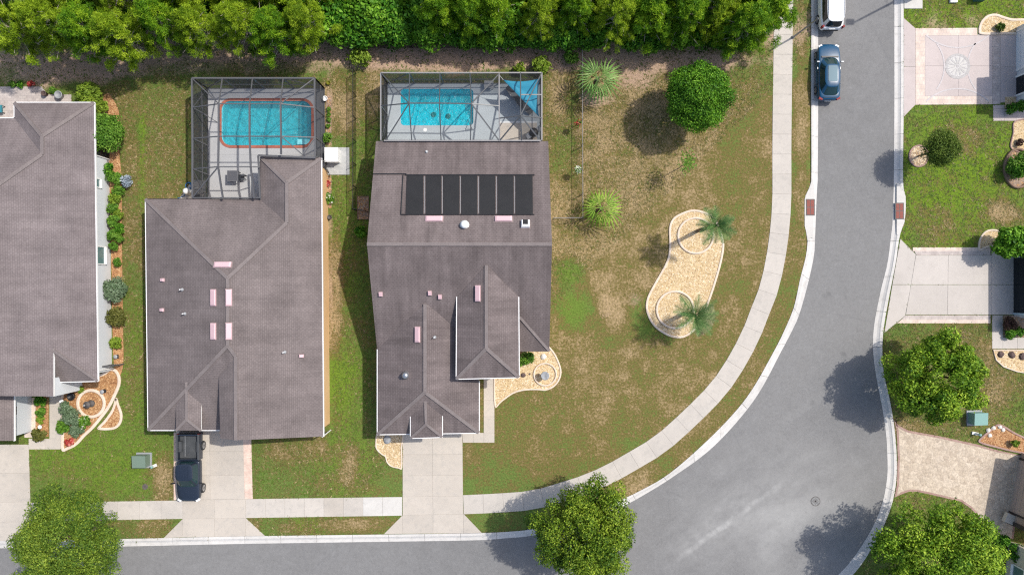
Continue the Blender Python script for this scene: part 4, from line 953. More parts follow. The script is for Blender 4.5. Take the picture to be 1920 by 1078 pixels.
MB().tube((POOL_B[2] / 2 - .5, -POOL_B[3] / 2 + .7, -.6), (POOL_B[2] / 2 - .25, -POOL_B[3] / 2 - .1, .7), .03).build('hand_rail', M['steel'], pb_)
MB().tube((POOL_B[2] / 2 - .25, -POOL_B[3] / 2 - .1, .7), (POOL_B[2] / 2 - .1, -POOL_B[3] / 2 - .3, 0), .03).build('hand_rail', M['steel'], pb_)
def deck(name, rect, pool_outline, mat, grow):
    o = setting(name); a = P2(rect[0], rect[1]); b = P2(rect[2], rect[3])
    outer = [(a[0], b[1]), (b[0], b[1]), (b[0], a[1]), (a[0], a[1])]
    deck_ring(outer, offset(pool_outline, -grow), .028, 'deck_slab', mat, o); n = len(outer)
    mb = MB(); mb.add([(x, y, .0275) for x, y in outer] + [(x, y, -.1) for x, y in outer], [(i, (i + 1) % n, n + (i + 1) % n, n + i) for i in range(n)]); mb.build('deck_edge', mat, o); return o
dk = deck('grey_pool_deck', (389, 167, 609, 290), pool_a, M['deck'], .1)
MB().prism([P2(389, 290.2), P2(495, 290.2), P2(495, 395), P2(389, 395)], -.1, .026).build('deck_slab', M['deck'], dk)
MB().prism([P2(495, 290.2), P2(609, 290.2), P2(609, 315), P2(495, 315)], -.1, .024).build('deck_slab', M['deck'], dk)
dk2 = deck('blue_grey_pool_deck', (725, 157, 1014, 262), pool_b, M['deck_blue'], -.02)
MB().prism([P2(725, 262.2), P2(1014, 262.2), P2(1014, 285), P2(725, 285)], -.1, .026).build('deck_slab', M['deck_blue'], dk2)
MB().prism([P2(937, 231), P2(1007, 231), P2(1007, 285), P2(937, 285)], .0, .034).build('broom_finish_slab', M['concrete_drive'], dk2)
MB().prism([P2(937, 228.7), P2(1007, 228.7), P2(1007, 230.7), P2(937, 230.7)], .0, .036).build('white_edge', M['white_plastic'], dk2)

# ---------------------------------------------------------------- screened cages
def cage(label, loc, beams, panels_wall, panels_roof, col):
    R = WRoot('pool_cage', label, 'screen enclosure', loc)
    for a, b, *w in beams:
        ww = w[0] if w else .09; R.put(MB().bar(P(*a) if len(a) == 3 else a, P(*b) if len(b) == 3 else b, ww, ww), 'frame_beam', w[1] if len(w) > 1 else col)
    for q in panels_wall: R.put(MB().poly([P(*p) for p in q]), 'screen_panel', M['screen_wall'])
    for q in panels_roof: R.put(MB().poly([P(*p) for p in q]), 'roof_screen', M['screen_roof'])
    return R
Zc = 2.75
def down(p, z=0.03): # the same point in plan, lowered
    v = P(*p); return (v.x / (S * (1 - z / H)) + 960, 539 - v.y / (S * (1 - z / H)), z)
def wall_frame(top, beams, panels, mids=(.55,), col=None, braces=True):
    for i in range(len(top) - 1):
        a, b = top[i], top[i + 1]; beams.append((a, b, .12)); da, db = down(a), down(b); beams.append((da, db, .07)); beams.append((da, a, .09))
        if i == len(top) - 2: beams.append((db, b, .09))
        panels.append([a, b, db, da]); m0, m1 = down(a, 1.1), down(b, 1.1); beams.append((m0, m1, .06))
Zi = 3.9
TL, TR = (360, 147, Zc), (590, 147, Zc)
nt = [TL, (417, 147, Zc), (473.5, 147, Zc), (531, 147, Zc), TR]; wt = [TL, (360.5, 202, Zc), (361, 260, Zc), (361, 317, Zc), (361, 371, Zc)]; et = [TR, (590, 202, Zc), (591, 258, Zc), (591, 294, Zc)]
bm, pw, pr = [], [], []
wall_frame(nt, bm, pw); wall_frame(wt, bm, pw); wall_frame(et, bm, pw)
I = lambda x, y: (x, y, Zi)
g = [[I(410, 195), I(468, 195), I(526, 195)], [I(410, 256), I(468, 256), I(527, 256)], [I(409, 313), I(470, 313)], [(418, 372, 3.2), (477, 372, 3.2)]]
bm += [(TL, g[0][0]), (TR, g[0][2]), (g[0][0], g[0][1]), (g[0][1], g[0][2]), (nt[1], g[0][0]), (nt[2], g[0][1]), (nt[3], g[0][2]), (g[0][0], g[1][0], .12), (g[1][0], g[2][0], .12), (g[2][0], g[3][0], .12), (g[0][1], g[1][1], .12), (g[1][1], g[2][1], .12), (g[2][1], g[3][1], .12), (g[0][2], g[1][2], .12), (g[1][2], (527, 290, 3.5), .12),
       (wt[1], g[0][0]), (wt[2], g[1][0]), (wt[3], g[2][0]), (et[1], g[0][2]), (et[2], g[1][2]), (g[1][0], g[1][1]), (g[1][1], g[1][2]), (g[2][0], g[2][1]), (g[2][1], (487, 313, 3.4)), (et[2], (567, 291, 3.2)), (g[1][2], (568, 291, 3.1)), (wt[4], g[2][0]), ((361, 371, Zc), (487, 371, 3.0)), ((484, 292, 3.1), (592, 296, 2.95), .14), ((484, 292, 3.1), (488, 372, 3.0), .12), ((488, 372, 0.03), (488, 372, 3.), .09),
       (down(TL), nt[1], .06), (down(nt[4]), nt[3], .06), (down(TL), wt[1], .06), (down(wt[1], 1.1), (408, 230, .03), .05), (down(wt[4]), wt[3], .06)]
pr = [[TL, TR, g[0][2], g[0][0]], [TL, g[0][0], g[1][0], wt[2]], [wt[2], g[1][0], g[2][0], wt[3]], [wt[3], g[2][0], g[3][0], wt[4]], [TR, et[2], g[1][2], g[0][2]], [g[0][0], g[0][1], g[1][1], g[1][0]], [g[0][1], g[0][2], g[1][2], g[1][1]], [g[1][0], g[1][1], g[2][1], g[2][0]], [g[2][0], g[2][1], g[3][1], g[3][0]], [g[1][1], g[1][2], (527, 290, 3.5), (486, 290, 3.6), g[2][1]], [g[1][2], et[2], et[3], (527, 290, 3.5)]]
bm = [(a, b, *(w[:1] or (.075,)), M['bronze']) for a, b, *w in bm]
cage('dark framed screen cage over the red rimmed pool', P(490, 270), bm, pw, pr, M['bronze'])
# second cage
TL, TR = (714, 137, Zc), (1016, 137, Zc)
nt = [TL, (768, 137, Zc), (825, 137, Zc), (881, 137, Zc), (936, 137, Zc), (976, 137, Zc), TR]; wt = [TL, (714, 199, Zc), (714, 263, Zc)]; et = [TR, (1016, 178, Zc), (1016, 222, Zc), (1016, 263, Zc)]
bm, pw = [], []
wall_frame(nt, bm, pw); wall_frame(wt, bm, pw); wall_frame(et, bm, pw)
Zr = 4.1
r0, r1, r2, ap = (767, 194, Zr), (824, 194, Zr), (884, 195, Zr), (976, 217, 4.0); s = lambda x: (x, 264, 2.95)
bm += [(TL, r0), (r0, r1), (r1, r2), (r0, s(723)), (nt[1], r0), (nt[2], r1), (nt[3], r2), (r0, s(772)), (r1, s(827)), (r2, s(882)), (r2, s(936), .1), (r2, (936, 139, 2.9)), (nt[4], (936, 222, 3.5), .12), ((936, 222, 3.5), s(937), .12), (ap, nt[5], .1), (ap, TR), (ap, (1016, 222, Zc)), (ap, (936, 222, 3.5)), (ap, s(937), .1), (ap, (1010, 260, 2.8), .1), (ap, s(978), .1), (r2, (936, 199, 3.3)), (wt[1], r0), (s(720), s(1014), .12), ((976, 178, 3.3), (1016, 178, Zc)), (down(TL), nt[1], .06), (down(TR), nt[5], .06), (wt[2], down(wt[1]), .06)]
pr = [[TL, nt[3], r2, r0], [TL, r0, wt[2]], [r0, r1, s(827), s(722)], [r1, r2, s(936), s(827)], [nt[3], nt[4], (936, 222, 3.5), r2], [r2, (936, 222, 3.5), s(936)], [nt[4], nt[5], ap, (936, 222, 3.5)], [nt[5], TR, ap], [TR, et[3], ap], [ap, (936, 222, 3.5), s(937), s(1012)]]
bm = [(a, b, *(w[:1] or (.075,)), M['alu'] if (len(a) == 3 and a[1] < 140 and b[1] < 140 or (w and w[0] == .12)) else M['alu_dark']) for a, b, *w in bm]
bm = [(a, b, min(w, .095), m) for a, b, w, m in bm]
cage('light framed screen cage behind the house with solar collectors', P(865, 205), bm, pw, pr, M['alu'])
# shade sail inside the cage
def sail():
    A = P(944, 150.5, 2.45); B = P(1013, 147.5, 2.4); C = P(1010.5, 219, 2.2); n = 14; mb = MB(); vs = []; ctr = (A + B + C) / 3
    def edge(p, q, sag):
        out = []
        m = (p + q) / 2; d = (ctr - m); d.z = 0; d.normalize()
        for i in range(n): t = i / n; out.append(p.lerp(q, t) + d * (4 * t * (1 - t) * sag))
        return out
    rim = edge(A, B, .18) + edge(B, C, .2) + edge(C, A, -.0); N = len(rim)
    rim2 = [ctr + (v - ctr) * .5 - Vector((0, 0, .16)) for v in rim]
    R = WRoot('shade_sail', 'triangular blue shade sail in the corner of the pool cage', 'shade sail', P(990, 170))
    mb.add(rim + rim2 + [ctr - Vector((0, 0, .22))], [(i, (i + 1) % N, N + (i + 1) % N, N + i) for i in range(N)] + [(N + i, N + (i + 1) % N, 2 * N) for i in range(N)])
    o = R.put(mb, 'canopy', M['sail'], None, True); m = o.modifiers.new('s', 'SOLIDIFY'); m.thickness = .012
    mb = MB(); [mb.tube(rim[i], rim[(i + 1) % N], .018, .018, 5) for i in range(N)]; R.put(mb, 'hem', plain('hem', (.02, .1, .16), .6))
    for v, q in ((A, P(936, 141, 2.7)), (B, P(1016, 139, 2.7)), (C, P(1016, 222, 2.6))): R.put(MB().tube(v, q, .012, .012, 5), 'tension_rope', M['white_plastic'])
sail()
# deck furniture
def lounge(px, py, rz, label):
    p = P(px, py); r = empty('lounge_chair', label, 'lounge chair', (p.x, p.y, .03), rz, 'chairs under the shade sail')
    MB().box((0, -.1, .3), (.58, 1.0, .06)).build('seat', M['dark_fabric'], r)
    MB().bar((0, .38, .32), (0, .85, .75), .58, .05).build('backrest', M['dark_fabric'], r)
    for sx in (-1, 1):
        for y in (-.5, .35): MB().box((sx * .27, y, .14), (.04, .04, .3)).build('leg', M['alu'], r)
        MB().box((sx * .31, 0, .48), (.05, .6, .03)).build('armrest', M['alu'], r)
lounge(966, 181, .75, 'dark lounge chair under the sail nearer the pool'); lounge(987, 204, .9, 'pale framed lounge chair below the sail edge, farther from the pool')
def round_table(px, py, label, sq=True):
    p = P(px, py, .75); r = empty('patio_table', label, 'table', (p.x, p.y, .03))
    MB().box((0, 0, .71), (.86, .86, .05)).build('tabletop', plain('table_grey', (.14, .14, .15), .6), r)
    MB().box((0, 0, .745), (.74, .74, .012)).build('table_inlay', plain('table_inlay', (.1, .1, .11), .5), r)
    for sx in (-1, 1):
        for sy in (-1, 1): MB().box((sx * .36, sy * .36, .34), (.05, .05, .69)).build('leg', M['bronze'], r)
round_table(436, 330, 'square grey patio table on the left pool deck')
def chair(px, py, rz, label):
    p = P(px, py); r = empty('patio_chair', label, 'chair', (p.x, p.y, .03), rz)
    MB().box((0, 0, .43), (.46, .46, .04)).build('seat', M['dark_fabric'], r); MB().bar((0, .22, .45), (0, .32, .9), .46, .04).build('backrest', M['dark_fabric'], r)
    for sx in (-1, 1):
        for sy in (-1, 1): MB().box((sx * .2, sy * .2, .21), (.035, .035, .42)).build('leg', M['bronze'], r)
chair(457, 334, -1.4, 'small dark chair right of the square patio table')
def grill(px, py):
    p = P(px, py); r = empty('barbecue_grill', 'dark barbecue grill on the pale slab of the pool cage', 'grill', (p.x, p.y, .03), .6)
    MB().box((0, 0, .4), (.6, .5, .8)).build('cabinet', M['black'], r); MB().lathe((0, 0, .8), [(.34, 0), (.36, .12), (.28, .25), (.1, .3)], 14).build('lid', M['black'], r, True)
    for s_ in (-1, 1): MB().box((s_ * .5, 0, .8), (.38, .42, .04)).build('side_shelf', M['grey_plastic'], r)
    MB().tube((-.25, -.38, 1.0), (.25, -.38, 1.0), .02).build('lid_handle', M['steel'], r)
grill(1000, 253)
p = P(797, 244); tag(MB().lathe((p.x, p.y, .03), [(.15, 0), (.15, .012), (.12, .016)], 16).build('skimmer_lid', M['white_plastic']), 'round white skimmer lid on the pool deck', 'lid')
def pedestal(px, py):
    p = P(px, py); r = empty('patio_table', 'small side table against the back screen of the right cage', 'table', (p.x, p.y, .03))
    MB().box((0, 0, .5), (.75, .6, .04)).build('tabletop', M['grey_plastic'], r)
    for sx in (-1, 1):
        for sy in (-1, 1): MB().box((sx * .33, sy * .25, .24), (.04, .04, .48)).build('leg', M['alu'], r)
pedestal(917, 162)
# ================================================================ FENCES
def fence(label, pts, h, mesh, post, spacing=1.9):
    a0 = Vector((*P2(*pts[0]), 0)); R = WRoot('chain_link_fence', label, 'fence', a0)
    for a, b in zip(pts, pts[1:]):
        a = Vector((*P2(*a), 0)); b = Vector((*P2(*b), 0)); n = max(1, round((b - a).length / spacing))
        for i in range(n + 1):
            p = a.lerp(b, i / n); R.put(MB().tube(p, p + Vector((0, 0, h + .05)), .035, .035, 7), 'post', post)
            R.put(MB().lathe(p + Vector((0, 0, h + .05)), [(.045, 0), (.03, .03), (.005, .05)], 7), 'post_cap', post)
        for i in range(n):
            p = a.lerp(b, i / n); q = a.lerp(b, (i + 1) / n)
            R.put(MB().tube(p + Vector((0, 0, h)), q + Vector((0, 0, h)), .024, .024, 6), 'top_rail', post)
            R.put(MB().quad(p + Vector((0, 0, .04)), q + Vector((0, 0, .04)), q + Vector((0, 0, h)), p + Vector((0, 0, h))), 'mesh_panel', mesh)
fence('dark green chain link fence on the strip between the two pool cages', [(668, 138), (668, 395), (690, 398)], 1.25, M['chain_mesh'], M['black'])
fence('grey railed chain link fence beside the two yard palms', [(1037, 412), (1090, 411), (1089, 96)], 1.25, M['chain_grey'], M['alu'])
fence('black chain link fence along the foot of the hedge', [(668, 91), (1089, 91)], 1.4, M['chain_mesh'], M['black'], 2.4)
def gate(px0, py0, px1, py1):
    a = Vector((*P2(px0, py0), 0)); b = Vector((*P2(px1, py1), 0)); R = WRoot('side_gate', 'dark railed gate between the white wall and the mulch strip', 'gate', a)
    for p in (a, b): R.put(MB().bar(p, p + Vector((0, 0, 1.5)), .08), 'post', M['bronze'])
    for z in (.2, 1.4): R.put(MB().bar(a + Vector((0, 0, z)), b + Vector((0, 0, z)), .05), 'rail', M['bronze'])
    for i in range(1, 9):
        p = a.lerp(b, i / 9); R.put(MB().bar(p + Vector((0, 0, .2)), p + Vector((0, 0, 1.4)), .025), 'picket', M['bronze'])
gate(213, 683, 232, 682)
# ================================================================ UTILITY THINGS
def transformer(px, py, rz, label, mat):
    p = P(px, py); r = empty('transformer_cabinet', label, 'utility box', (p.x, p.y, 0), rz)
    MB().box((0, 0, .04), (1.25, 1.25, .1)).build('pad', M['grey_plastic'], r)
    MB().box((0, .05, .45), (1.02, .9, .74)).build('cabinet', mat, r); MB().add([(-.54, -.44, .82), (.54, -.44, .82), (.54, .55, .9), (-.54, .55, .9), (-.54, -.44, .86), (.54, -.44, .86), (.54, .55, .94), (-.54, .55, .94)], [(3, 2, 1, 0), (4, 5, 6, 7), (0, 1, 5, 4), (1, 2, 6, 5), (2, 3, 7, 6), (3, 0, 4, 7)]).build('lid', mat, r)
    MB().box((0, -.42, .5), (.9, .03, .5)).build('door', mat, r)
transformer(271, 862, 0, 'green utility cabinet on the left front lawn', M['green_box']); transformer(1826, 783, .03, 'green utility cabinet under the tree by the stamped driveway', M['teal_box'])
def riser(px, py, rz, label):
    p = P(px, py); r = empty('utility_riser', label, 'utility box', (p.x, p.y, 0), rz, 'white utility risers')
    MB().box((0, 0, .06), (.5, .22, .12)).build('base', M['white_plastic'], r); MB().tube((0, 0, .1), (.1, 0, .55), .09, .09, 10).build('riser_tube', M['white_plastic'], r); MB().lathe((.1, 0, .55), [(.11, 0), (.11, .06), (.05, .1)], 10).build('cap', M['teal_box'], r)
riser(289, 873, .4, 'white utility riser beside the left green cabinet'); riser(1827, 812, -.2, 'white utility riser below the right green cabinet')
def ac():
    p = P(622, 290); R = WRoot('equipment_pad', 'speckled grey pad by the left pool cage', 'pad', P(632, 302)); R.put(MB().prism([P2(610, 277), P2(655, 277), P2(655.5, 328), P2(611, 328)], -.05, .05), 'slab', M['gravel_pad'])
    R = WRoot('storage_box', 'flat topped white box on the speckled pad', 'box', (p.x, p.y, .05)); w = pxrect(609, 277, 634.5, 304, .9)
    R.put(MB().box((w[0], w[1], .5), (w[2] - .1, w[3] - .1, .9)), 'body', M['white_plastic']); R.put(MB().box((w[0], w[1], .97), (w[2], w[3], .06)), 'lid', M['white_plastic'])
ac()
def bicycle(px, py, rz):
    p = P(px, py); r = empty('bicycle', 'dark bicycle leaning below the white box', 'bicycle', (p.x, p.y, .05), rz)
    for y in (-.5, .5):
        mb = MB(); n = 20; vs = []
        for i in range(n):
            a = 2 * PI * i / n; a2 = 2 * PI * (i + 1) / n; mb.tube((.08, y + .33 * math.cos(a), .34 + .33 * math.sin(a)), (.08, y + .33 * math.cos(a2), .34 + .33 * math.sin(a2)), .022, .022, 5, False)
        w = mb.build('wheel', M['rubber'], r)
    fr = MB(); pts = [(.08, -.5, .34), (.08, 0, .32), (.08, -.15, .8), (.08, .38, .8), (.08, .5, .34)]
    for a, b in ((0, 1), (0, 2), (1, 2), (2, 3), (1, 3), (3, 4)): fr.tube(pts[a], pts[b], .02, .02, 6)
    fr.build('frame', M['alu_dark'], r); MB().box((.08, -.17, .87), (.14, .26, .05)).build('saddle', M['black'], r); MB().tube((-.2, .4, .98), (.36, .4, .98), .018).build('handlebar', M['alu'], r)
bicycle(613, 316, .25)
def pump():
    p = P(350, 360); R = WRoot('pool_pump_pad', 'concrete pad left of the dark framed cage', 'pad', p); R.put(MB().prism([P2(336, 373), P2(362, 338), P2(386, 338), P2(386, 384), P2(336, 384)], -.05, .04), 'slab', M['concrete'])
    q = P(357, 361); r = empty('pool_pump', 'white pool filter and pump on the pad by the cage', 'pump', (q.x, q.y, .04))
    MB().lathe((0, 0, 0), [(.26, 0), (.26, .7), (.2, .85), (.08, .9)], 14).build('filter_tank', M['white_plastic'], r, True); MB().tube((.35, -.3, .2), (.85, -.3, .2), .13).build('motor', M['black'], r); MB().tube((.1, -.2, .5), (.5, .3, .4), .04).build('pipe', M['white_plastic'], r); MB().tube((.5, .3, .4), (.9, .3, .1), .04).build('pipe', M['white_plastic'], r)
    h = P(355, 349); mb = MB()
    for k in range(3):
        for i in range(16): a, b = 2 * PI * i / 16, 2 * PI * (i + 1) / 16; rr = .3 - .04 * k; mb.tube((h.x + rr * math.cos(a), h.y + rr * math.sin(a), .07 + .05 * k), (h.x + rr * math.cos(b), h.y + rr * math.sin(b), .07 + .05 * k), .025, .025, 5, False)
    for a, b in (((346, 368), (338, 371)), ((338, 371), (334, 372)), ((350, 358), (346, 368))): pa_, pb2 = P(*a), P(*b); mb.tube((pa_.x, pa_.y, .07), (pb2.x, pb2.y, .07), .03, .03, 5)
    tag(mb.build('garden_hose', M['blue_hose']), 'coiled blue hose beside the pool pump', 'hose')
pump()
def pot(px, py, r, h, mat, label, cat='planter', z=0.):
    p = P(px, py, z); o = empty('flower_pot', label, cat, (p.x, p.y, z)); MB().lathe((0, 0, 0), [(r * .7, 0), (r, h), (r * 1.08, h), (r * 1.08, h + .04), (r * .85, h + .04), (r * .8, h - .05)], 14).build('pot', mat, o, True); return o
# lamp posts
def lamp(px, py, h, label, arm=(0, 0)):
    p = P(px, py); r = empty('street_lamp', label, 'street lamp', (p.x, p.y, 0)); MB().tube((0, 0, 0), (0, 0, h), .11, .07, 10).build('pole', M['alu'], r)
    MB().lathe((0, 0, 0), [(.2, 0), (.2, .15), (.12, .3)], 10).build('base', M['alu'], r); MB().tube((0, 0, h - .1), (arm[0], arm[1], h), .05).build('arm', M['alu'], r); MB().box((arm[0] * 1.15, arm[1] * 1.15, h), (.62, .45, .16)).build('lamp_head', M['grey_plastic'], r)
lamp(1722, -20, 8., 'street lamp at the top right whose shadow crosses the road', (-.35, 0))
def signpost():
    p = P(1486, 71); r = empty('sign_post', 'slim grey post rising over the verge behind the white car', 'post', (p.x, p.y, 0)); q = P(1533, 36, 3.6); d = Vector((q.x - p.x, q.y - p.y, 3.6))
    MB().tube((0, 0, 0), d, .075, .06, 9).build('pole', M['alu'], r); MB().lathe((0, 0, 0), [(.14, 0), (.14, .1), (.08, .16)], 9).build('base', M['alu'], r); MB().lathe(tuple(d), [(.09, -.05), (.09, .05), (.02, .1)], 9).build('cap', M['alu_dark'], r)
signpost()
def pads():
    R = WRoot('mailbox_pad', 'pale concrete pad by the kerb at the top right', 'pad', P(1712, 5)); R.put(MB().prism([P2(1695, -14), P2(1729, -14), P2(1729, 17), P2(1695, 17)], -.05, .05), 'slab', M['concrete_white'])
    R = WRoot('mailbox_cluster', 'grey mailbox cabinet on the pad at the top right', 'mailbox', P(1708, -4, 0)); c = P(1707, -8); R.put(MB().box((c.x, c.y, .9), (.9, .5, .9)), 'cabinet', M['alu']); R.put(MB().box((c.x, c.y, .25), (.3, .3, .5)), 'pedestal', M['alu']); R.put(MB().box((c.x, c.y - .26, .9), (.8, .02, .8)), 'door', M['grey_plastic'])
    R = WRoot('meter_box', 'small white meter box in the top right lawn', 'utility box', P(1786, 2)); c = P(1786, 2); R.put(MB().box((c.x, c.y, .1), (.55, .4, .2)), 'box', M['white_plastic']); R.put(MB().box((c.x, c.y, .21), (.45, .3, .03)), 'lid', plain('lilac', (.5, .48, .6), .5))
    R = WRoot('transformer_cabinet', 'dark teal utility cabinet cut by the top edge at right', 'utility box', P(1833, -4)); c = P(1833, -3); R.put(MB().box((c.x, c.y, .35), (.8, .6, .7)), 'cabinet', plain('teal_dark', (.05, .14, .13), .5)); R.put(MB().box((c.x, c.y, .73), (.86, .66, .06)), 'lid', plain('teal_dark2', (.06, .16, .15), .5))
pads()
# ================================================================ VEGETATION
def leaf_mesh(name, pts, nrm, size, mat, aspect=.55, tone=None, jitter=.6, rng=RNG):
    n = len(pts); s = size * rng.uniform(.7, 1.3, n)
    N = nrm + rng.normal(0, jitter, (n, 3)); N /= np.linalg.norm(N, axis=1)[:, None] + 1e-9
    A = np.cross(N, rng.normal(0, 1, (n, 3))); A /= np.linalg.norm(A, axis=1)[:, None] + 1e-9; B = np.cross(N, A)
    a = A * s[:, None]; b = B * (s * aspect)[:, None]
    V = np.stack([pts - a, pts - b * .9 - a * .1, pts + a, pts + b * .9 - a * .1], 1).reshape(-1, 3); F = np.arange(4 * n).reshape(n, 4)
    if tone is None: tone = np.clip(rng.normal(.5, .22, n), 0, 1)
    me = mesh_np(name, V, F, np.repeat(tone, 4)); me.materials.append(mat); return me
def lobed_crown(R, hz, nl, n, lobe=(.3, .45), rng=RNG, inner=.72, flat=.0, fill=.12):
    """points + normals of a crown made of nl leaf clumps around an ellipsoid"""
    d = rng.normal(0, 1, (nl, 3)); d[:, 2] = np.abs(d[:, 2]) * 1.0 - .25 + flat; d /= np.linalg.norm(d, axis=1)[:, None]
    C = d * np.array([R, R, hz]) * inner * (rng.uniform(.12, 1.0, (nl, 1)) ** .42 * 1.1 if nl > 100 else rng.uniform(.75, 1.05, (nl, 1))); L = R * rng.uniform(*lobe, nl); lt = rng.normal(0, .13, nl)
    if nl > 100:
        az = np.arctan2(C[:, 1], C[:, 0]); f = 1 + .06 * np.sin(2 * az + rng.uniform(0, 6)) + .08 * np.sin(3 * az + rng.uniform(0, 6)) + .06 * np.sin(7 * az); C[:, :2] *= f[:, None]
    k = rng.choice(nl, n, p=L ** 2 / (L ** 2).sum()); u = rng.normal(0, 1, (n, 3)); u /= np.linalg.norm(u, axis=1)[:, None]
    rr = L[k] * rng.uniform(.55, 1.0, n) ** .5 * (1 + .12 * rng.normal(0, 1, n)); Pt = C[k] + u * rr[:, None] * np.array([1, 1, .8])
    tone = np.clip(.48 + lt[k] * 1.2 + rng.normal(0, .22, n), 0, 1)
    return Pt, u + np.array([0, 0, .35]), tone, C, L
def oak(px, py, z, R, hz, mat, label, n=13000, nl=46, size=.17, seed=1, cat='tree', lobe=(.26, .42), name='oak_tree', bark=None, trunk=.16, jitter=.75):
    rng = np.random.default_rng(seed); b = P(px, py); r = empty(name, label, cat, (b.x, b.y, 0))
    Pt, N, tone, C, L = lobed_crown(R, hz, nl, n, lobe, rng, .84 if nl > 100 else .72); Pt = Pt + np.array([0, 0, z])
    link('crown', leaf_mesh('crown', Pt, N, size, mat, .6, tone, jitter, rng), None, r)
    MB().tube((0, 0, -.05), (0.05, .03, max(.5, z - hz * .35)), trunk, trunk * .65, 9).build('trunk', bark or M['leaf_stem'], r, True)
    lim = MB(); top = Vector((.05, .03, max(.45, z - hz * .4)))
    for i in rng.choice(nl, min(nl, 14), replace=False):
        e = Vector(C[i]) + Vector((0, 0, z)); m = top.lerp(e, .55) + Vector((0, 0, .15)); lim.tube(top, m, trunk * .38, trunk * .22, 6); lim.tube(m, e, trunk * .22, .015, 5)
    lim.build('limbs', bark or M['leaf_stem'], r, True); return r
oak(188, 985, 4.0, 4.15, 3.1, M['oak_olive'], 'broad olive green street tree in the lower left corner', 60000, 250, .075, 3, lobe=(.09, .19))
oak(1087, 955, 4.7, 3.85, 3.1, M['oak'], 'dense green street tree over the kerb at the bottom centre', 58000, 220, .08, 15, lobe=(.1, .2))
oak(1701, 694, 3.7, 3.6, 2.9, M['oak_fresh'], 'bright green tree beside the outer kerb above the stamped driveway', 36000, 140, .1, 5, lobe=(.11, .22))
oak(1694, 998, 4.6, 4.5, 3.3, M['oak_fresh'], 'bright green tree below the stamped driveway at the bottom right', 50000, 200, .093, 6, lobe=(.1, .2))
oak(1289, 203, 3.5, 2.75, 2.6, M['round'], 'dense dark green round tree in the corner lawn', 52000, 96, .075, 7, lobe=(.2, .3), name='round_tree')
oak(1722, 293, 3.0, 1.5, 1.3, M['topiary'], 'clipped dark ball tree in the ring planter on the right lawn', 15000, 80, .055, 8, lobe=(.3, .36), name='topiary_tree', trunk=.08)
oak(213 + 5, 257, 1.4, 1.5, 1.3, M['shrub'], 'big glossy bright green bush by the white house wall', 14000, 70, .085, 9, 'shrub', lobe=(.3, .4), name='round_bush', trunk=.1)
oak(1862, 455, 1.7, 1.35, 1.2, M['round'], 'leafy dark bush on the kerb ring beside the plain driveway', 6000, 40, .13, 10, 'shrub', name='round_bush', trunk=.1)
oak(1890, 460, 1.6, 1.2, 1.1, M['shrub'], 'bright leafy bush against the right edge above the plain driveway', 5000, 36, .12, 12, 'shrub', name='round_bush', trunk=.1)

# ---- pines of the tree line
def pine_meshes(seed, Hh, R, mat, n_branch=60):
    rng = np.random.default_rng(seed); pts = []; nrm = []; tone = []; br = MB(); cl = []
    for i in range(n_branch):
        t = (i + .5) / n_branch; z = Hh * (.32 + .66 * t) + rng.normal(0, .15); L = R * (1.02 - t ** 1.7 * .85) * rng.uniform(.65, 1.12); a = i * 2.399 + rng.normal(0, .25)
        d = np.array([math.cos(a), math.sin(a), 0]); up = .12 + .5 * t
        e = d * L + np.array([0, 0, z + up * L * .5]); br.tube((0, 0, z), tuple(e), .05 * (1.2 - t) + .016, .014, 4, False)
        for k in range(rng.integers(3, 6)):
            f = rng.uniform(.45, 1.05); c = np.array([0, 0, z]) * (1 - f) + e * f + rng.normal(0, .16, 3) * np.array([1, 1, .6]); cl.append((c, rng.uniform(.24, .44), rng.normal(0, .2)))
    for c, r, tt in cl:
        m = int(115 * (r / .36) ** 2); u = rng.normal(0, 1, (m, 3)); u[:, 2] += .35; u /= np.linalg.norm(u, axis=1)[:, None]
        pts.append(c + u * (r * rng.uniform(.35, 1, (m, 1)))); nrm.append(rng.normal(0, 1, (m, 3)) + np.array([0, 0, .9])); tone.append(np.clip(.5 + tt + rng.normal(0, .14, m), 0, 1))
    pts = np.concatenate(pts); nrm = np.concatenate(nrm); tone = np.concatenate(tone)
    crown = leaf_mesh('crown', pts, nrm, .13, mat, .16, tone, .4, rng)
    tm = MB(); tm.tube((0, 0, -.1), (.06, .02, Hh * .5), .15, .1, 8); tm.tube((.06, .02, Hh * .5), (0, 0, Hh * .97), .1, .02, 7)
    mk = lambda nm, mb, mt: (lambda me: (me.from_pydata([tuple(v) for v in mb.v], [], mb.f), me.update(), me.materials.append(mt), me)[-1])(bpy.data.meshes.new(nm))
    return crown, mk('trunk', tm, M['bark_pine']), mk('branches', br, M['bark_pine'])
PINES = [pine_meshes(21, 8.0, 2.5, M['pine']), pine_meshes(22, 7.2, 2.3, M['pine_deep']), pine_meshes(23, 8.6, 2.6, M['pine']), pine_meshes(24, 6.4, 2.2, M['pine_deep'])]
ORD = ['leftmost', 'second', 'third', 'fourth', 'fifth', 'sixth', 'seventh', 'eighth', 'ninth', 'tenth', 'eleventh', 'twelfth', 'thirteenth', 'fourteenth', 'fifteenth', 'sixteenth', 'seventeenth', 'eighteenth', 'nineteenth', 'twentieth', 'twenty-first', 'twenty-second']
def pine(X, Y, k, s, rz, label, grp):
    r = empty('pine_tree', label, 'tree', (X, Y, 0), rz, grp); r.scale = (s, s, s)
    for nm, me in zip(('crown', 'trunk', 'branches'), PINES[k]): link(nm, me, None, r)
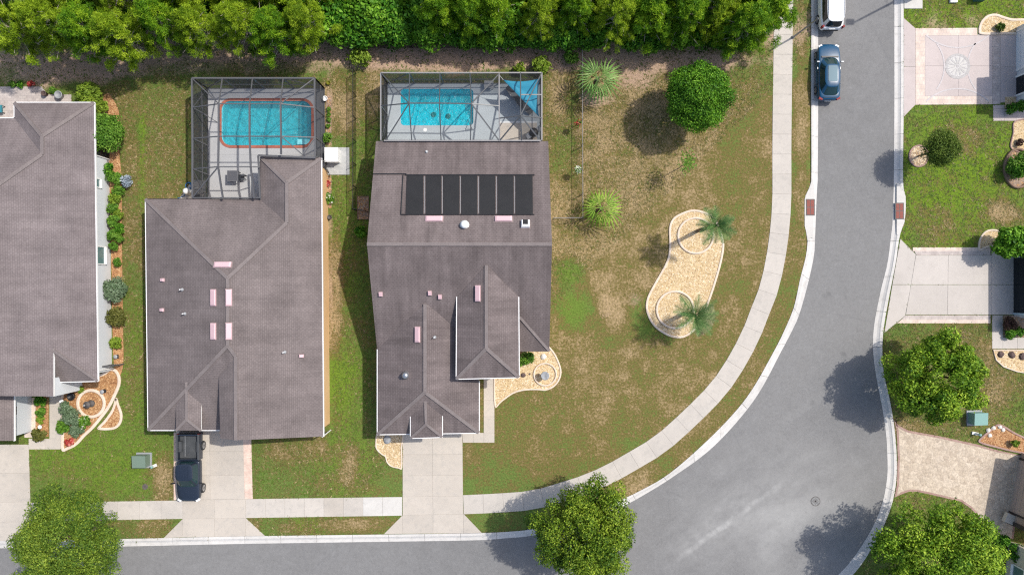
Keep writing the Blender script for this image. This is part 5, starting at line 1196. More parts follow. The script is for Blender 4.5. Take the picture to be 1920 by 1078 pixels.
front = [(-4, 58, 0, .95), (78, 50, 2, .88), (150, 64, 1, .98), (212, 74, 0, .92), (290, 40, 1, .98), (352, 56, 0, .86), (440, 50, 2, .82), (505, 62, 1, .95), (560, 44, 0, .86), (815, 14, 3, .95), (872, 20, 1, .85), (932, 14, 3, 1.0), (1012, 26, 0, .76), (1085, 16, 1, .86), (1162, 32, 2, .78), (1228, 24, 3, .98), (1296, 32, 1, .88), (1352, 18, 0, .8), (1412, 52, 1, .95), (1455, 18, 3, 1.0)]
for i, (x, y, k, s) in enumerate(front):
    f = .9; X = (x - 960) * S * f; Y = (539 - y) * S * .93
    pine(X, Y, k, s, i * 1.7, f'{ORD[i]} yellow green pine from the left in the front of the tree line' if i else 'leftmost yellow green pine in the front of the tree line', 'front row of pines')
back = [(-50, 20), (40, 12), (118, 24), (190, 30), (262, 10), (330, 22), (402, 16), (470, 20), (540, 14), (610, 6), (780, 8), (850, 2), (915, 6), (985, 10), (1050, 4), (1128, 10), (1200, 6), (1275, 10), (1340, 2), (1400, 14)]
for i, (x, y) in enumerate(back):
    pine((x - 960) * S * .9, (539 - y + 28) * S * .97, (i * 3 + 1) % 4, .95 + .12 * ((i * 7) % 3 - 1), i * 2.3, f'{ORD[i]} pine from the left along the top edge, in the rear row' if i else 'leftmost pine along the top edge, in the rear row', 'rear row of pines')
# ---- hedge bushes below the pines
def bush_mesh(seed, R, h, mat, n, size, nl=26):
    rng = np.random.default_rng(seed); Pt, N, tone, C, L = lobed_crown(R, h * .5, nl, n, (.3, .45), rng, .7); Pt[:, 2] += h * .5
    return leaf_mesh('foliage', Pt, N, size, mat, .6, tone, .7, rng)
HB = [bush_mesh(41, 1.55, 2.9, M['hedge'], 4200, .14, 34), bush_mesh(42, 1.5, 2.6, M['hedge'], 4000, .14, 34), bush_mesh(43, 1.6, 3.1, M['round'], 4200, .14, 34)]
stem_me = (lambda mb: (lambda me: (me.from_pydata([tuple(v) for v in mb.v], [], mb.f), me.update(), me.materials.append(M['leaf_stem']), me)[-1])(bpy.data.meshes.new('stems')))(MB().tube((0, 0, -.05), (.3, .2, 1.5), .06, .02, 6).tube((0, 0, -.05), (-.35, .1, 1.4), .06, .02, 6).tube((0, 0, -.05), (.05, -.35, 1.4), .06, .02, 6))
hx = [(552, 74), (588, 62), (618, 74), (648, 60), (680, 72), (712, 62), (745, 74), (778, 66), (812, 76), (846, 70), (882, 76), (918, 70), (955, 76), (992, 72), (1028, 76), (1062, 72), (1100, 74), (1138, 78), (1180, 72), (1222, 78), (1265, 74), (1308, 76), (1350, 72), (1390, 76)]
HORD = ORD + ['twenty-third', 'twenty-fourth', 'twenty-fifth', 'twenty-sixth']
for i, (x, y) in enumerate(hx):
    c = P(x, y, 1.2); r = empty('hedge_bush', ('leftmost' if not i else HORD[i] + ' from the left') + ' dark green bush of the hedge under the pines', 'shrub', (c.x, c.y + .55, 0), i * 1.3, 'hedge along the back fence')
    sc = .92 + .16 * ((i * 5) % 7) / 7; r.scale = (sc, sc, sc * (1.12 if 600 < x < 760 else 1)); link('foliage', HB[i % 3], None, r); link('stems', stem_me, None, r)
for i, (x, y) in enumerate([(20, 60), (95, 70), (170, 62), (240, 72), (300, 50), (380, 62), (450, 56), (515, 66), (545, 40), (500, 30), (420, 26), (340, 30)]):
    c = P(x, y, 1.2); r = empty('understory_bush', f'{"leftmost" if not i else ORD[i] + " from the left"} shaded bush below the pines left of the hedge', 'shrub', (c.x, c.y + .8, 0), i * 2.1, 'understory left of the hedge'); link('foliage', HB[(i + 1) % 3], None, r); link('stems', stem_me, None, r)

for i, (x, y) in enumerate([(580, 30), (618, 40), (655, 28), (692, 38), (728, 28), (762, 40), (800, 32), (850, 40), (905, 36), (965, 40), (1040, 38), (1120, 42), (1200, 40), (1270, 40), (1335, 40), (1400, 40)]):
    c = P(x, y, 1.6); r = empty('hedge_bush', f'{"leftmost" if not i else ORD[i] + " from the left"} bush of the rear hedge row near the top edge', 'shrub', (c.x, c.y + .5, 0), i * 1.9, 'rear hedge row'); r.scale = (1.2, 1.2, 1.25); link('foliage', HB[(i + 2) % 3], None, r); link('stems', stem_me, None, r)
# ---- shrubs
def shrub(px, py, R, h, mat, label, n=900, size=.09, seed=None, name='shrub', cat='shrub', flowers=None, nl=16, group=None, z0=0.):
    rng = np.random.default_rng(seed if seed is not None else int(px * 7 + py * 13)); c = P(px, py, h * .6 + z0); r = empty(name, label, cat, (c.x, c.y, z0), 0, group)
    Pt, N, tone, C, L = lobed_crown(R, h * .5, nl, n, (.3, .5), rng, .68); Pt[:, 2] += h * .55; Pt[:, 2] = np.maximum(Pt[:, 2], .03)
    link('foliage', leaf_mesh('foliage', Pt, N, size, mat, .55, tone, .7, rng), None, r)
    st = MB()
    for i in range(4): a = i * 1.6; st.tube((0, 0, -.02), (R * .5 * math.cos(a), R * .5 * math.sin(a), h * .55), .025, .01, 5)
    st.build('stems', M['leaf_stem'], r)
    if flowers:
        k = flowers[1]; i = rng.choice(len(Pt), k); f = Pt[i] * np.array([1.03, 1.03, 1.06]); link('flowers', leaf_mesh('flowers', f, np.tile([0, 0, 1.], (k, 1)), flowers[2], M[flowers[0]], .9, None, .3, rng), None, r)
    return r
shrub(163, 178, 1.0, 1.3, M['lime'], 'yellow green feathery shrub behind the corner of the left house', 2200, .13); shrub(188, 200, .6, 1., M['lime'], 'small lime shrub at the tip of the left house roof', 900, .12)
shrub(214, 336, .62, 1.1, M['shrub'], 'green shrub topmost of the wall bed, next to bluish blooms', 1200, .09); shrub(237, 340, .5, .9, M['bluish'], 'pale blue flowering shrub at the wall bed', 700, .08, flowers=('bluish', 120, .06))
shrub(214, 372, .5, 1.0, M['lime'], 'lime green shrub in the middle of the wall bed', 900, .09); shrub(213, 415, .55, 1.2, M['shrub'], 'upper tall green shrub in the wall bed by the gutter', 1300, .09); shrub(213, 440, .5, 1.2, M['shrub'], 'lower tall green shrub touching its twin in the wall bed', 1100, .09)
shrub(220, 492, .36, .6, M['shrub'], 'small round green shrub alone on orange mulch', 600, .07); shrub(212, 543, 1.05, 1.3, M['shrub_grey'], 'large pale grey green shrub against the white wall', 2600, .11)
shrub(217, 594, .82, 1.0, M['shrub_olive'], 'dark olive round shrub below the grey green one', 2000, .09); shrub(217, 643, .5, .7, M['lime'], 'small yellow green ball shrub low in the wall bed', 1000, .08)
for i, (x, y, r_, m_) in enumerate(((203, 318, .5, 'hedge'), (222, 356, .5, 'shrub'), (212, 392, .5, 'shrub'), (222, 402, .42, 'lime'), (222, 428, .45, 'hedge'), (212, 462, .35, 'shrub'), (224, 448, .3, 'shrub'))):
    shrub(x, y, r_, 1., M[m_], ['first', 'second', 'third', 'fourth', 'fifth', 'sixth', 'last'][i] + ' low filler shrub down the upper wall bed of the left house', 800, .08, group='filler shrubs of the wall bed')
shrub(127, 722, .35, .5, M['shrub_yellow'], 'yellow leaved clump by the front corner of the left house', 500, .08); shrub(150, 730, .3, .45, M['lime'], 'lime clump right of the yellow one under the eave', 350, .07)
shrub(121, 765, .55, .9, M['shrub_grey'], 'grey green shrub uppermost of the front bed cluster', 1000, .09); shrub(134, 782, .75, .9, M['shrub_grey'], 'large grey green shrub in the middle of the front bed', 1800, .09); shrub(118, 802, .6, .8, M['shrub'], 'mid green shrub leaning over the left front walk', 1200, .09); shrub(142, 808, .55, .7, M['shrub_grey'], 'lower grey green shrub beside the mulch curb', 1000, .09)
shrub(158, 793, .55, .6, M['shrub'], 'white flowering shrub beside the ring planter', 900, .08, flowers=('petal_white', 40, .07)); shrub(130, 828, .34, .35, M['petal_red'], 'low red bromeliad clump at the tip of the front bed', 260, .12)
shrub(75, 752, .5, .8, M['hedge'], 'dark shrub in the shade by the left front door', 900, .09); shrub(76, 773, .42, .7, M['shrub'], 'green shrub in the mulch strip beside the entry pavers', 800, .09); shrub(75, 788, .36, .6, M['lime'], 'yellowish shrub low in the mulch strip beside the entry', 600, .08); shrub(72, 815, .55, .5, M['shrub_olive'], 'spiky olive clump next to the left walkway', 600, .13)
shrub(676, 107, .95, 1.4, M['lime'], 'bright lime sapling bush at the top of the fence', 620, .13, nl=22); shrub(974, 128, .5, .8, M['lime'], 'small lime plant behind the back screen of the right cage', 300, .14); shrub(1015, 124, .8, 1.0, M['lime'], 'lime broad leaved plant at the corner of the right cage', 520, .16); shrub(1071, 108, .6, 1.0, M['shrub'], 'dull green bush against the back of the right fence', 800, .1)
shrub(676, 434, .5, 1.0, M['hedge'], 'dark bush against the west wall of the solar house', 900, .1); shrub(988, 671, .62, .9, M['shrub'], 'green shrub tucked under the eave beside the rock bed', 1300, .08); shrub(975, 679, .35, .6, M['shrub'], 'small green shrub at the corner of the tall entry wing', 500, .08)
shrub(613, 258, .42, .7, M['shrub'], 'leafy green shrub between the left cage and the white box', 700, .08, flowers=('petal_white', 10, .06)); shrub(615, 374, .5, .7, M['shrub'], 'white edged hosta like shrub by the tan wall', 700, .1, flowers=('petal_white', 60, .09)); shrub(614, 345, .3, .5, M['petal_red'], 'small coral flowering plant by the tan wall', 240, .07)
for i, y in enumerate((205, 215, 225, 236)): shrub(616, y, .2, .35, M['shrub'], ['topmost', 'second', 'third', 'lowest'][i] + ' of the small plants in the strip right of the left cage', 160, .07)
shrub(1893, 607, .62, .9, M['shrub_red'], 'reddish brown clipped shrub by the plain driveway walk', 1600, .07); shrub(1894, 625, .5, .6, M['hedge'], 'dark green clipped shrub below the reddish one', 1000, .07); shrub(1912, 622, .45, .6, M['hedge'], 'dark green clipped shrub at the right edge beside the walk', 800, .07)
shrub(1898, 203, .5, .7, M['hedge'], 'dark hedge clump under the pale garage corner', 900, .08); shrub(1915, 200, .5, .7, M['hedge'], 'dark hedge clump at the right edge under the pale garage', 900, .08)
shrub(1912, 308, 1.1, 1.3, M['shrub'], 'round green shrub filling the brown ring planter', 3200, .09, nl=30); shrub(1912, 318, .6, 1.9, M['hedge'], 'dark green clipped ball rising from the ring planter', 1600, .07, nl=24); shrub(1913, 268, .32, .5, M['shrub_red'], 'brownish grass clump above the ring planter', 400, .08)
shrub(1876, 52, .35, .5, M['topiary'], 'dark wispy plant in the rock bed at the top right', 260, .12); shrub(1908, 1035, .8, 1.4, M['hedge'], 'dark green bush before the lower right house', 1400, .1); shrub(1880, 1015, .6, 1.0, M['hedge'], 'dark bush between the lower right tree and the house', 900, .1)
shrub(1905, 830, .35, .7, M['lime'], 'thin lime plant at the right end of the mulch bed', 260, .1)

# ---- palms
def fan_leaf(rng, L, seg, droop, tone0):
    """palmate leaf along +x: petiole then blades"""
    V = []; F = []; T = []
    def q(a, b, c, d, t):
        o = len(V); V.extend([a, b, c, d]); F.append((o, o + 1, o + 2, o + 3)); T.extend([t] * 4)
    pl = L * .3; w = .02; z = lambda r: .35 * r - droop * r * r
    for i in range(3):
        x0, x1 = pl * i / 3, pl * (i + 1) / 3; q((x0, -w, z(x0)), (x0, w, z(x0)), (x1, w, z(x1)), (x1, -w, z(x1)), tone0)
    for k in range(seg):
        a = math.radians(-72 + 144 * k / (seg - 1)); bl = L * .78 * (1 - .25 * abs(a) / 1.8) * rng.uniform(.9, 1.08); t = np.clip(tone0 + rng.normal(0, .18), 0, 1)
        def pt(r, side):
            x = pl + r * math.cos(a) - side * math.sin(a); y = r * math.sin(a) + side * math.cos(a); rr = math.hypot(x, y); return (x, y, z(rr) - .12 * (r / bl) ** 2 * bl)
        ww = .045
        q(pt(0, 0), pt(bl * .55, -ww), pt(bl * .55, ww), pt(0, .001), t); q(pt(bl * .55, -ww), pt(bl, -.004), pt(bl, .004), pt(bl * .55, ww), t)
    return V, F, T
def feather_leaf(rng, L, n, droop, tone0, width=.32):
    V = []; F = []; T = []
    def q(a, b, c, d, t):
        o = len(V); V.extend([a, b, c, d]); F.append((o, o + 1, o + 2, o + 3)); T.extend([t] * 4)
    z = lambda x: .75 * x - droop * x * x
    for i in range(5):
        x0, x1 = L * i / 5, L * (i + 1) / 5; w = .018; q((x0, -w, z(x0)), (x0, w, z(x0)), (x1, w * .7, z(x1)), (x1, -w * .7, z(x1)), tone0)
    for i in range(n):
        x = L * (.12 + .88 * i / n); ll = width * math.sin(PI * min(1, .15 + .85 * (i + 1) / (n + 1)) ** .8) + .08
        for s_ in (-1, 1):
            t = float(np.clip(tone0 + rng.normal(0, .2), 0, 1)); dx = ll * .75; q((x, 0, z(x)), (x + .035, 0, z(x + .035)), (x + dx + .01, s_ * ll, z(x) + .06), (x + dx, s_ * ll, z(x) + .05), t)
    return V, F, T
def palm(px, py, h, L, mat, label, kind='fan', nf=26, seed=1, droop=.5, trunk=.17, dry=None, group='palms of the corner lot'):
    rng = np.random.default_rng(seed); b = P(px, py); r = empty('palm_tree', label, 'palm', (b.x, b.y, 0), 0, group)
    mb = MB(); n = 6
    for i in range(n): mb.tube((0, 0, h * i / n - .02), (0, 0, h * (i + 1) / n), trunk * (1.15 if i % 2 else 1.), trunk, 9)
    mb.build('trunk', M['palm_bark'], r, True)
    proto = []
    for k in range(4):
        V, F, T = fan_leaf(rng, L, 9, .25 + .2 * k / max(L, .5), .5) if kind == 'fan' else feather_leaf(rng, L, 26, droop / L * (.7 + .2 * k), .5)
        me = mesh_np('frond', V, F, T); me.materials.append(mat); proto.append(me)
    for i in range(nf):
        t = i / nf; el = math.radians(52 - 80 * t ** .9) if kind == 'fan' else math.radians(55 - 75 * t)
        o = link('frond', proto[i % 4], None, r); o.location = (0, 0, h); o.rotation_euler = (rng.normal(0, .15), -el + .25, i * 2.399 + rng.normal(0, .2)); sc = rng.uniform(.85, 1.1) * (.75 + .25 * min(1, t * 3)); o.scale = (sc, sc, sc)
    if dry:
        me = proto[3].copy(); me.materials.clear(); me.materials.append(M['palm_dry'])
        for i in range(dry): o = link('dry_frond', me, None, r); o.location = (0, 0, h - .15); o.rotation_euler = (0, math.radians(28), -1.25 + i * 1.9 / dry)
    return r
palm(1113, 166, 2.6, 2.05, M['palm_a'], 'silvery fan palm beside the top of the right fence', 'fan', 17, 1); palm(1121, 396, 2.2, 1.9, M['palm_b'], 'yellow green fan palm at the lower end of the right fence', 'fan', 13, 2)
palm(1308, 433, 4.9, 1.45, M['palm_c'], 'slim dark green palm in the upper ring of the gravel bed', 'feather', 22, 3, .55, .15); palm(1281, 588, 3.6, 1.75, M['palm_c'], 'palm with dry lower fronds in the lower ring of the gravel bed', 'feather', 24, 4, .42, .17, 9)
def sapling():
    b = P(1272, 316); r = empty('young_tree', 'thin young tree with few leaves in the brown lawn', 'tree', (b.x, b.y, 0)); q = P(1306, 290, 3.0)
    d = Vector((0, 0, 3.0)); rng = np.random.default_rng(5)
    MB().tube((0, 0, 0), d, .04, .02, 7).build('trunk', M['leaf_stem'], r)
    pt = np.array(d) + rng.normal(0, 1, (220, 3)) * np.array([.32, .38, .3]); link('crown', leaf_mesh('crown', pt, np.tile([0, 0, 1.], (220, 1)), .1, M['shrub'], .5, None, .6, rng), None, r)
b_ = P(1288, 308); sapling()
# ================================================================ BEDS
def stones(poly, n, size, z, mat, name, parent, off, seed=1, flat=.6):
    rng = np.random.default_rng(seed); p = np.array(poly); lo, hi = p.min(0), p.max(0); pts = []
    while sum(len(a) for a in pts) < n:
        q = rng.uniform(lo, hi, (n * 2, 2)); pts.append(q[inside(q[:, 0], q[:, 1], poly)])
    q = np.concatenate(pts)[:n]; s = size * rng.uniform(.5, 1.4, n); a = rng.uniform(0, PI, n); asp = rng.uniform(.6, 1., n)
    base = np.array([[1, 0, 0], [0, 1, 0], [-1, 0, 0], [0, -1, 0], [0, 0, 1.]]); V = np.zeros((n, 5, 3))
    for k in range(5):
        bx, by, bz = base[k]; x = bx * s; y = by * s * asp; V[:, k, 0] = q[:, 0] + x * np.cos(a) - y * np.sin(a) - off[0]; V[:, k, 1] = q[:, 1] + x * np.sin(a) + y * np.cos(a) - off[1]; V[:, k, 2] = z + bz * s * flat
    F = (np.array([[0, 1, 4], [1, 2, 4], [2, 3, 4], [3, 0, 4]])[None] + 5 * np.arange(n)[:, None, None]).reshape(-1, 3)
    me = mesh_np(name, V.reshape(-1, 3), F, np.repeat(rng.random(n), 5)); me.materials.append(mat); return stuff(link(name, me, None, parent))
def bed(label, pts, fill, stone_mat, n, edge=None, ew=.17, smooth=True, seed=1, size=.06, rings=(), name='garden_bed', eh=.1):
    w = [P2(*p) for p in (catmull(pts, 4, True) if smooth else pts)]; c = (sum(p[0] for p in w) / len(w), sum(p[1] for p in w) / len(w))
    r = empty(name, label, 'garden bed', (*c, 0)); loc = [(x - c[0], y - c[1]) for x, y in w]; m = len(loc)
    MB().prism(offset(loc, .02), -.1, .04).build('bed_fill', fill, r)
    stones(offset(w, ew if edge else .05), n, size, .035, stone_mat, 'gravel' if fill is M['rock_bed'] else 'bark_chips', r, c, seed)
    def kerb(lp, mat, h):
        i2 = offset(lp, ew); k = len(lp)
        # joints every few points: each edging block is a piece
        step = 3
        for j in range(0, k, step):
            mb = MB(); idx = [(j + q) % k for q in range(min(step, k - j) + 1)]; vs = []
            for ii in idx: vs += [(*lp[ii], -.1), (*lp[ii], h * .8), (lp[ii][0] * .8 + i2[ii][0] * .2, lp[ii][1] * .8 + i2[ii][1] * .2, h), (lp[ii][0] * .2 + i2[ii][0] * .8, lp[ii][1] * .2 + i2[ii][1] * .8, h), (*i2[ii], h * .8), (*i2[ii], -.1)]
            fs = []
            for q in range(len(idx) - 1):
                for s_ in range(5): fs.append((q * 6 + s_, q * 6 + s_ + 1, (q + 1) * 6 + s_ + 1, (q + 1) * 6 + s_))
            fs += [(0, 1, 2, 3, 4, 5), tuple(range((len(idx) - 1) * 6, len(idx) * 6))[::-1]]
            mb.add(vs, fs); mb.build('edging_block', mat, r)
    if edge: kerb(loc, edge, eh)
    for (x, y, rad) in rings:
        cx, cy = P2(x, y); kerb([(cx - c[0] + rad * math.cos(2 * PI * i / 36), cy - c[1] + rad * math.sin(2 * PI * i / 36)) for i in range(36)], edge or M['edging'], .16)
    return r
bed('kidney shaped tan gravel bed with two ring planters in the corner lawn', [(1302, 393), (1336, 404), (1347, 421), (1356, 449), (1357, 468), (1350, 502), (1333, 557), (1313, 605), (1297, 624), (1280, 633), (1261, 632.5), (1244, 625.5), (1227, 613), (1216, 596.5), (1210.6, 577), (1213.4, 557.5), (1224.5, 535), (1246, 497), (1253, 477), (1254.5, 454.6), (1254, 429.5), (1259, 413), (1272, 402)], M['rock_bed'], M['stone_tan'], 5200, M['edging'], rings=[(1304, 442, 1.52), (1265.5, 580.5, 1.58)], seed=2)
bed('tan gravel bed with a stone ornament right of the tall entry wing', [(927, 761), (941, 752.6), (962, 738), (982, 732), (1007, 731), (1023, 732), (1040, 724), (1050, 710), (1052.6, 693.5), (1046, 673), (1035, 655), (1020, 645), (975, 648), (940, 668), (927, 690)], M['rock_bed'], M['stone_tan'], 2400, M['edging'], .13, rings=[(1022, 701.5, .97)], seed=3)
bed('small tan gravel bed left of the right driveway', [(711, 806), (704, 832), (707, 843.6), (716, 852), (722, 856), (725, 866), (733, 874), (747, 877.5), (754, 877), (754, 840), (754, 806)], M['rock_bed'], M['stone_tan'], 900, M['edging'], .1, seed=4)
bed('long strip of orange mulch and shrubs beside the white wall', [(200, 175), (212, 185), (222, 205), (224, 225), (224, 280), (229, 340), (229, 420), (230, 500), (231, 600), (231, 690), (214, 690), (209, 500), (205, 350), (200, 260), (190, 200)], M['mulch_orange'], M['stone_mulch'], 3600, None, seed=5)
bed('curvy mulch bed with curb edging before the left house', [(205, 690), (218, 692), (226, 705), (226, 722), (218, 742), (206, 765), (191, 785), (176, 803), (160, 818), (146, 833), (130, 842), (116, 843), (116, 800), (115, 740), (130, 716), (190, 700)], M['mulch'], M['stone_mulch'], 2000, M['edging'], .24, seed=6, rings=[(172, 756, 1.2)])
bed('teardrop mulch bed on the lawn side of the curvy bed', [(218, 745), (224, 758), (230, 776), (228, 792), (218, 803), (200, 806), (183, 803), (196, 788), (210, 768)], M['mulch_orange'], M['stone_mulch'], 700, M['edging'], .2, seed=7)
bed('mulch strip between the entry pavers and the left walkway', [(67, 742), (92, 742), (92, 818), (67, 818)], M['mulch'], M['stone_mulch'], 500, None, smooth=False, seed=8)
bed('ring planter with rocks around the foot of the ball tree', [(1722 + 19 * math.cos(a), 293 + 21 * math.sin(a)) for a in np.linspace(0, 2 * PI, 12, endpoint=False)], M['dirt_bed'], M['stone_tan'], 400, M['edging_rose'], .12, seed=9)
bed('tan rock bed at the corner of the pale garage, top right', [(1834, 58), (1838, 42), (1850, 30), (1866, 27), (1882, 32), (1898, 36), (1920, 36), (1935, 40), (1935, 64), (1880, 66), (1840, 66)], M['rock_bed'], M['stone_tan'], 800, M['edging'], .2, seed=10)
bed('tan rock strip along the right edge above the ring planter', [(1901, 228), (1898, 250), (1893, 275), (1905, 285), (1935, 285), (1935, 228)], M['rock_bed'], M['stone_tan'], 400, M['edging_rose'], .1, seed=11)
bed('brown edged ring planter cut by the right edge', [(1907 + 27 * math.cos(a), 316 + 38 * math.sin(a)) for a in np.linspace(0, 2 * PI, 14, endpoint=False)], M['dirt_bed'], M['stone_mulch'], 300, M['edging_brown'], .18, seed=12, eh=.22)
bed('tan rock bed below the walk of the plain driveway', [(1861, 655.5), (1935, 655.5), (1935, 702), (1905, 697), (1880, 688), (1866, 675)], M['rock_bed'], M['stone_tan'], 700, M['edging'], .1, False, 13)
bed('mulch bed with pale stones above the stamped driveway', [(1834, 829), (1842, 816), (1852, 808), (1868, 795), (1880, 797), (1900, 809), (1930, 826), (1930, 850), (1905, 848), (1870, 840)], M['mulch_orange'], M['stone_mulch'], 900, M['edging_rose'], .15, seed=14)
bed('curb ring around the dark bush above the plain driveway', [(1836, 470), (1834, 455), (1840, 440), (1852, 431), (1870, 431), (1885, 440), (1935, 442), (1935, 463), (1860, 463)], M['rock_bed'], M['stone_tan'], 300, M['edging'], .15, seed=15)
bed('square mulch patch beside the west wall of the solar house', [(670, 368), (692, 368), (692, 412), (670, 412)], M['dirt_bed'], M['stone_mulch'], 240, M['edging_brown'], .06, False, 16)
bed('narrow soil strip with small plants right of the left cage', [(611, 180), (622, 180), (622, 272), (611, 272)], M['dirt_bed'], M['stone_mulch'], 200, None, smooth=False, seed=17)
bed('narrow soil strip with a white edged plant by the tan wall', [(611, 330), (622, 330), (622, 390), (611, 390)], M['dirt_bed'], M['stone_mulch'], 160, None, smooth=False, seed=18)
bed('small planting square inside the walk of the plain driveway', [(1880.5, 591), (1900.5, 591), (1935, 601), (1935, 632.5), (1880.5, 632.5)], M['dirt_bed'], M['stone_mulch'], 160, None, smooth=False, seed=19)
bed('small gravel square by the pale garage corner', [(1884, 182), (1904, 182), (1904, 204), (1884, 204)], M['rock_bed'], M['stone_tan'], 200, None, smooth=False, seed=20)
pv = setting('back_patio'); MB().prism([P2(-80, 163), P2(78, 163), P2(90, 178), P2(134, 178), P2(134, 240), P2(-80, 240)], -.1, .03).build('patio_pavers', M['paver'], pv)
# ---- ornaments and small things
def rock(px, py, r, label, mat, name='boulder'):
    rng = np.random.default_rng(int(px + py)); p = P(px, py); mb = MB(); vs = []; n = 9
    for k, (rr, z) in enumerate(((1., 0), (1.05, .3), (.8, .62), (.35, .8))):
        for i in range(n): a = 2 * PI * i / n; q = rr * r * rng.uniform(.8, 1.15); vs.append((p.x + q * math.cos(a), p.y + q * math.sin(a), z * r + .02))
    mb.add(vs, [(k * n + i, k * n + (i + 1) % n, (k + 1) * n + (i + 1) % n, (k + 1) * n + i) for k in range(3) for i in range(n)] + [tuple(range(3 * n, 4 * n))]); return tag(mb.build(name, mat), label, 'rock')
M['stone_grey'] = mottled('stone_grey', (.22, .23, .24), (.34, .35, .36), 5., 20.); M['stone_dark'] = mottled('stone_dark', (.08, .05, .045), (.14, .1, .09), 5., 20.); M['stone_pale'] = mottled('stone_pale', (.6, .56, .5), (.7, .66, .6), 5., 20.)
def birdbath(px, py, mat, label):
    p = P(px, py); r = empty('bird_bath', label, 'bird bath', (p.x, p.y, .03)); MB().lathe((0, 0, 0), [(.26, 0), (.22, .12), (.1, .2), (.09, .6), (.16, .68)], 14).build('pedestal', mat, r, True); MB().lathe((0, 0, .68), [(.16, 0), (.33, .12), (.35, .15), (.28, .13), (.1, .08)], 16).build('bowl', mat, r, True)
birdbath(1021, 702, M['stone_grey'], 'grey stone bird bath in the ring of the right gravel bed')
rock(1019, 668, .24, 'pale round boulder at the top of the right gravel bed', M['stone_pale']); rock(981, 703, .2, 'dark rock by the corner of the tall entry wing', M['stone_dark']); rock(993, 701, .09, 'tiny brown stone left of the bird bath', M['stone_dark']); rock(727, 824, .32, 'grey rock in the small gravel bed by the garage', M['stone_grey'])
rock(1875, 664, .26, 'left dark boulder on the tan bed below the walk', M['stone_dark']); rock(1896, 665, .28, 'middle dark boulder on the tan bed below the walk', M['stone_dark']); rock(1916, 668, .3, 'dark boulder at the right edge on the tan bed', M['stone_dark'])
for i, (x, y) in enumerate(((1852, 806), (1862, 802), (1874, 800), (1855, 816), (1880, 805))): rock(x, y, .17, ['leftmost', 'second', 'third', 'lowest', 'rightmost'][i] + ' pale stone on the mulch above the stamped driveway', M['stone_pale'])
def fountain(px, py):
    p = P(px, py); r = empty('garden_ornament', 'dark fountain ornament centred in the mulch ring', 'ornament', (p.x, p.y, .04)); MB().lathe((0, 0, 0), [(.3, 0), (.28, .1), (.14, .16), (.12, .5), (.26, .58), (.28, .64), (.1, .6), (.05, .85), (.1, .92), (.02, 1.0)], 14).build('body', M['iron'], r, True); MB().lathe((0, 0, .9), [(.02, 0), (.1, .06), (.02, .16)], 10).build('finial', M['stone_grey'], r, True)
fountain(172, 756)
def lantern(px, py, label):
    p = P(px, py); r = empty('path_light', label, 'garden light', (p.x, p.y, .03)); MB().lathe((0, 0, 0), [(.18, 0), (.18, .02), (.05, .04), (.05, .3)], 12).build('stake', M['black'], r); MB().lathe((0, 0, .3), [(.08, 0), (.17, .03), (.05, .1)], 12).build('cap', M['grey_plastic'], r)
lantern(221, 668, 'dark round path light near the gate in the mulch strip'); lantern(196, 733, 'small dark path light touching the curvy bed edge')
o = pot(138, 742, .28, .35, M['black'], 'black pot before the yellow clump of the front bed'); o = pot(120, 751, .16, .3, M['white_plastic'], 'small white pot beside the left walkway'); o = pot(79, 799, .15, .25, M['white_plastic'], 'small white pot in the entry mulch strip')
o = pot(611, 187, .2, .3, M['white_plastic'], 'white round pot at the corner of the left cage'); o = pot(617, 157, .16, .2, M['shrub_yellow'], 'yellow dish near the top of the left cage corner')
o = pot(620, 408, .17, .35, M['iron'], 'dark pot against the tan wall')
o = pot(88, 178, .2, .4, M['stone_dark'], 'dark pot on the back patio'); o = pot(116, 181, .3, .45, M['grey_plastic'], 'grey tub on the back patio next to the dark pot')
def bench_swing(px, py):
    p = P(px, py); r = empty('patio_chair', 'teal cushioned chair in the roof notch at the left edge', 'chair', (p.x, p.y, .03)); MB().box((0, 0, .4), (.6, .6, .12)).build('seat', plain('teal_c', (.03, .2, .25), .8), r); MB().bar((-.1, .3, .4), (-.1, .35, .95), .6, .1).build('backrest', M['white_plastic'], r)
    for a in (-1, 1):
        for b in (-1, 1): MB().box((a * .26, b * .26, .18), (.05, .05, .36)).build('leg', M['black'], r)
bench_swing(4, 207)
for i, (x, y, m) in enumerate(((58, 158, 'petal_red'), (38, 158, 'hedge'), (22, 158, 'shrub'), (100, 170, 'shrub'))): shrub(x, y, .3, .45, M[m], ['red leaved', 'dark', 'bright green', 'pot side green'][i] + ' plant along the edge of the back patio', 260, .08)
def basket(px, py, petal, label):
    p = P(px, py, 1.3); r = empty('hanging_basket', label, 'flower basket', (p.x, p.y, 0)); MB().tube((.22, 0, 0), (.22, 0, 1.75), .018).build('hook_pole', M['black'], r); MB().tube((.22, 0, 1.75), (0, 0, 1.72), .014).build('hook_arm', M['black'], r)
    MB().lathe((0, 0, 1.05), [(.08, 0), (.2, .1), (.25, .22), (.2, .2)], 14).build('basket', M['white_plastic'] if petal == 'petal_white' else M['iron'], r, True)
    rng = np.random.default_rng(int(px + py)); pt = rng.normal(0, 1, (180, 3)) * np.array([.12, .12, .07]) + np.array([0, 0, 1.32]); link('leaves', leaf_mesh('leaves', pt, np.tile([0, 0, 1.], (180, 1)), .06, M['shrub'], .6, None, .6, rng), None, r); pt = rng.normal(0, 1, (40, 3)) * np.array([.13, .13, .05]) + np.array([0, 0, 1.4]); link('flowers', leaf_mesh('flowers', pt, np.tile([0, 0, 1.], (40, 1)), .06, M[petal], .9, None, .3, rng), None, r)
basket(1083, 231, 'petal_red', 'hanging basket of red and white flowers on the right fence'); basket(1084, 318, 'petal_white', 'white hanging basket of pale flowers on the right fence')
def planter_wall(): pass
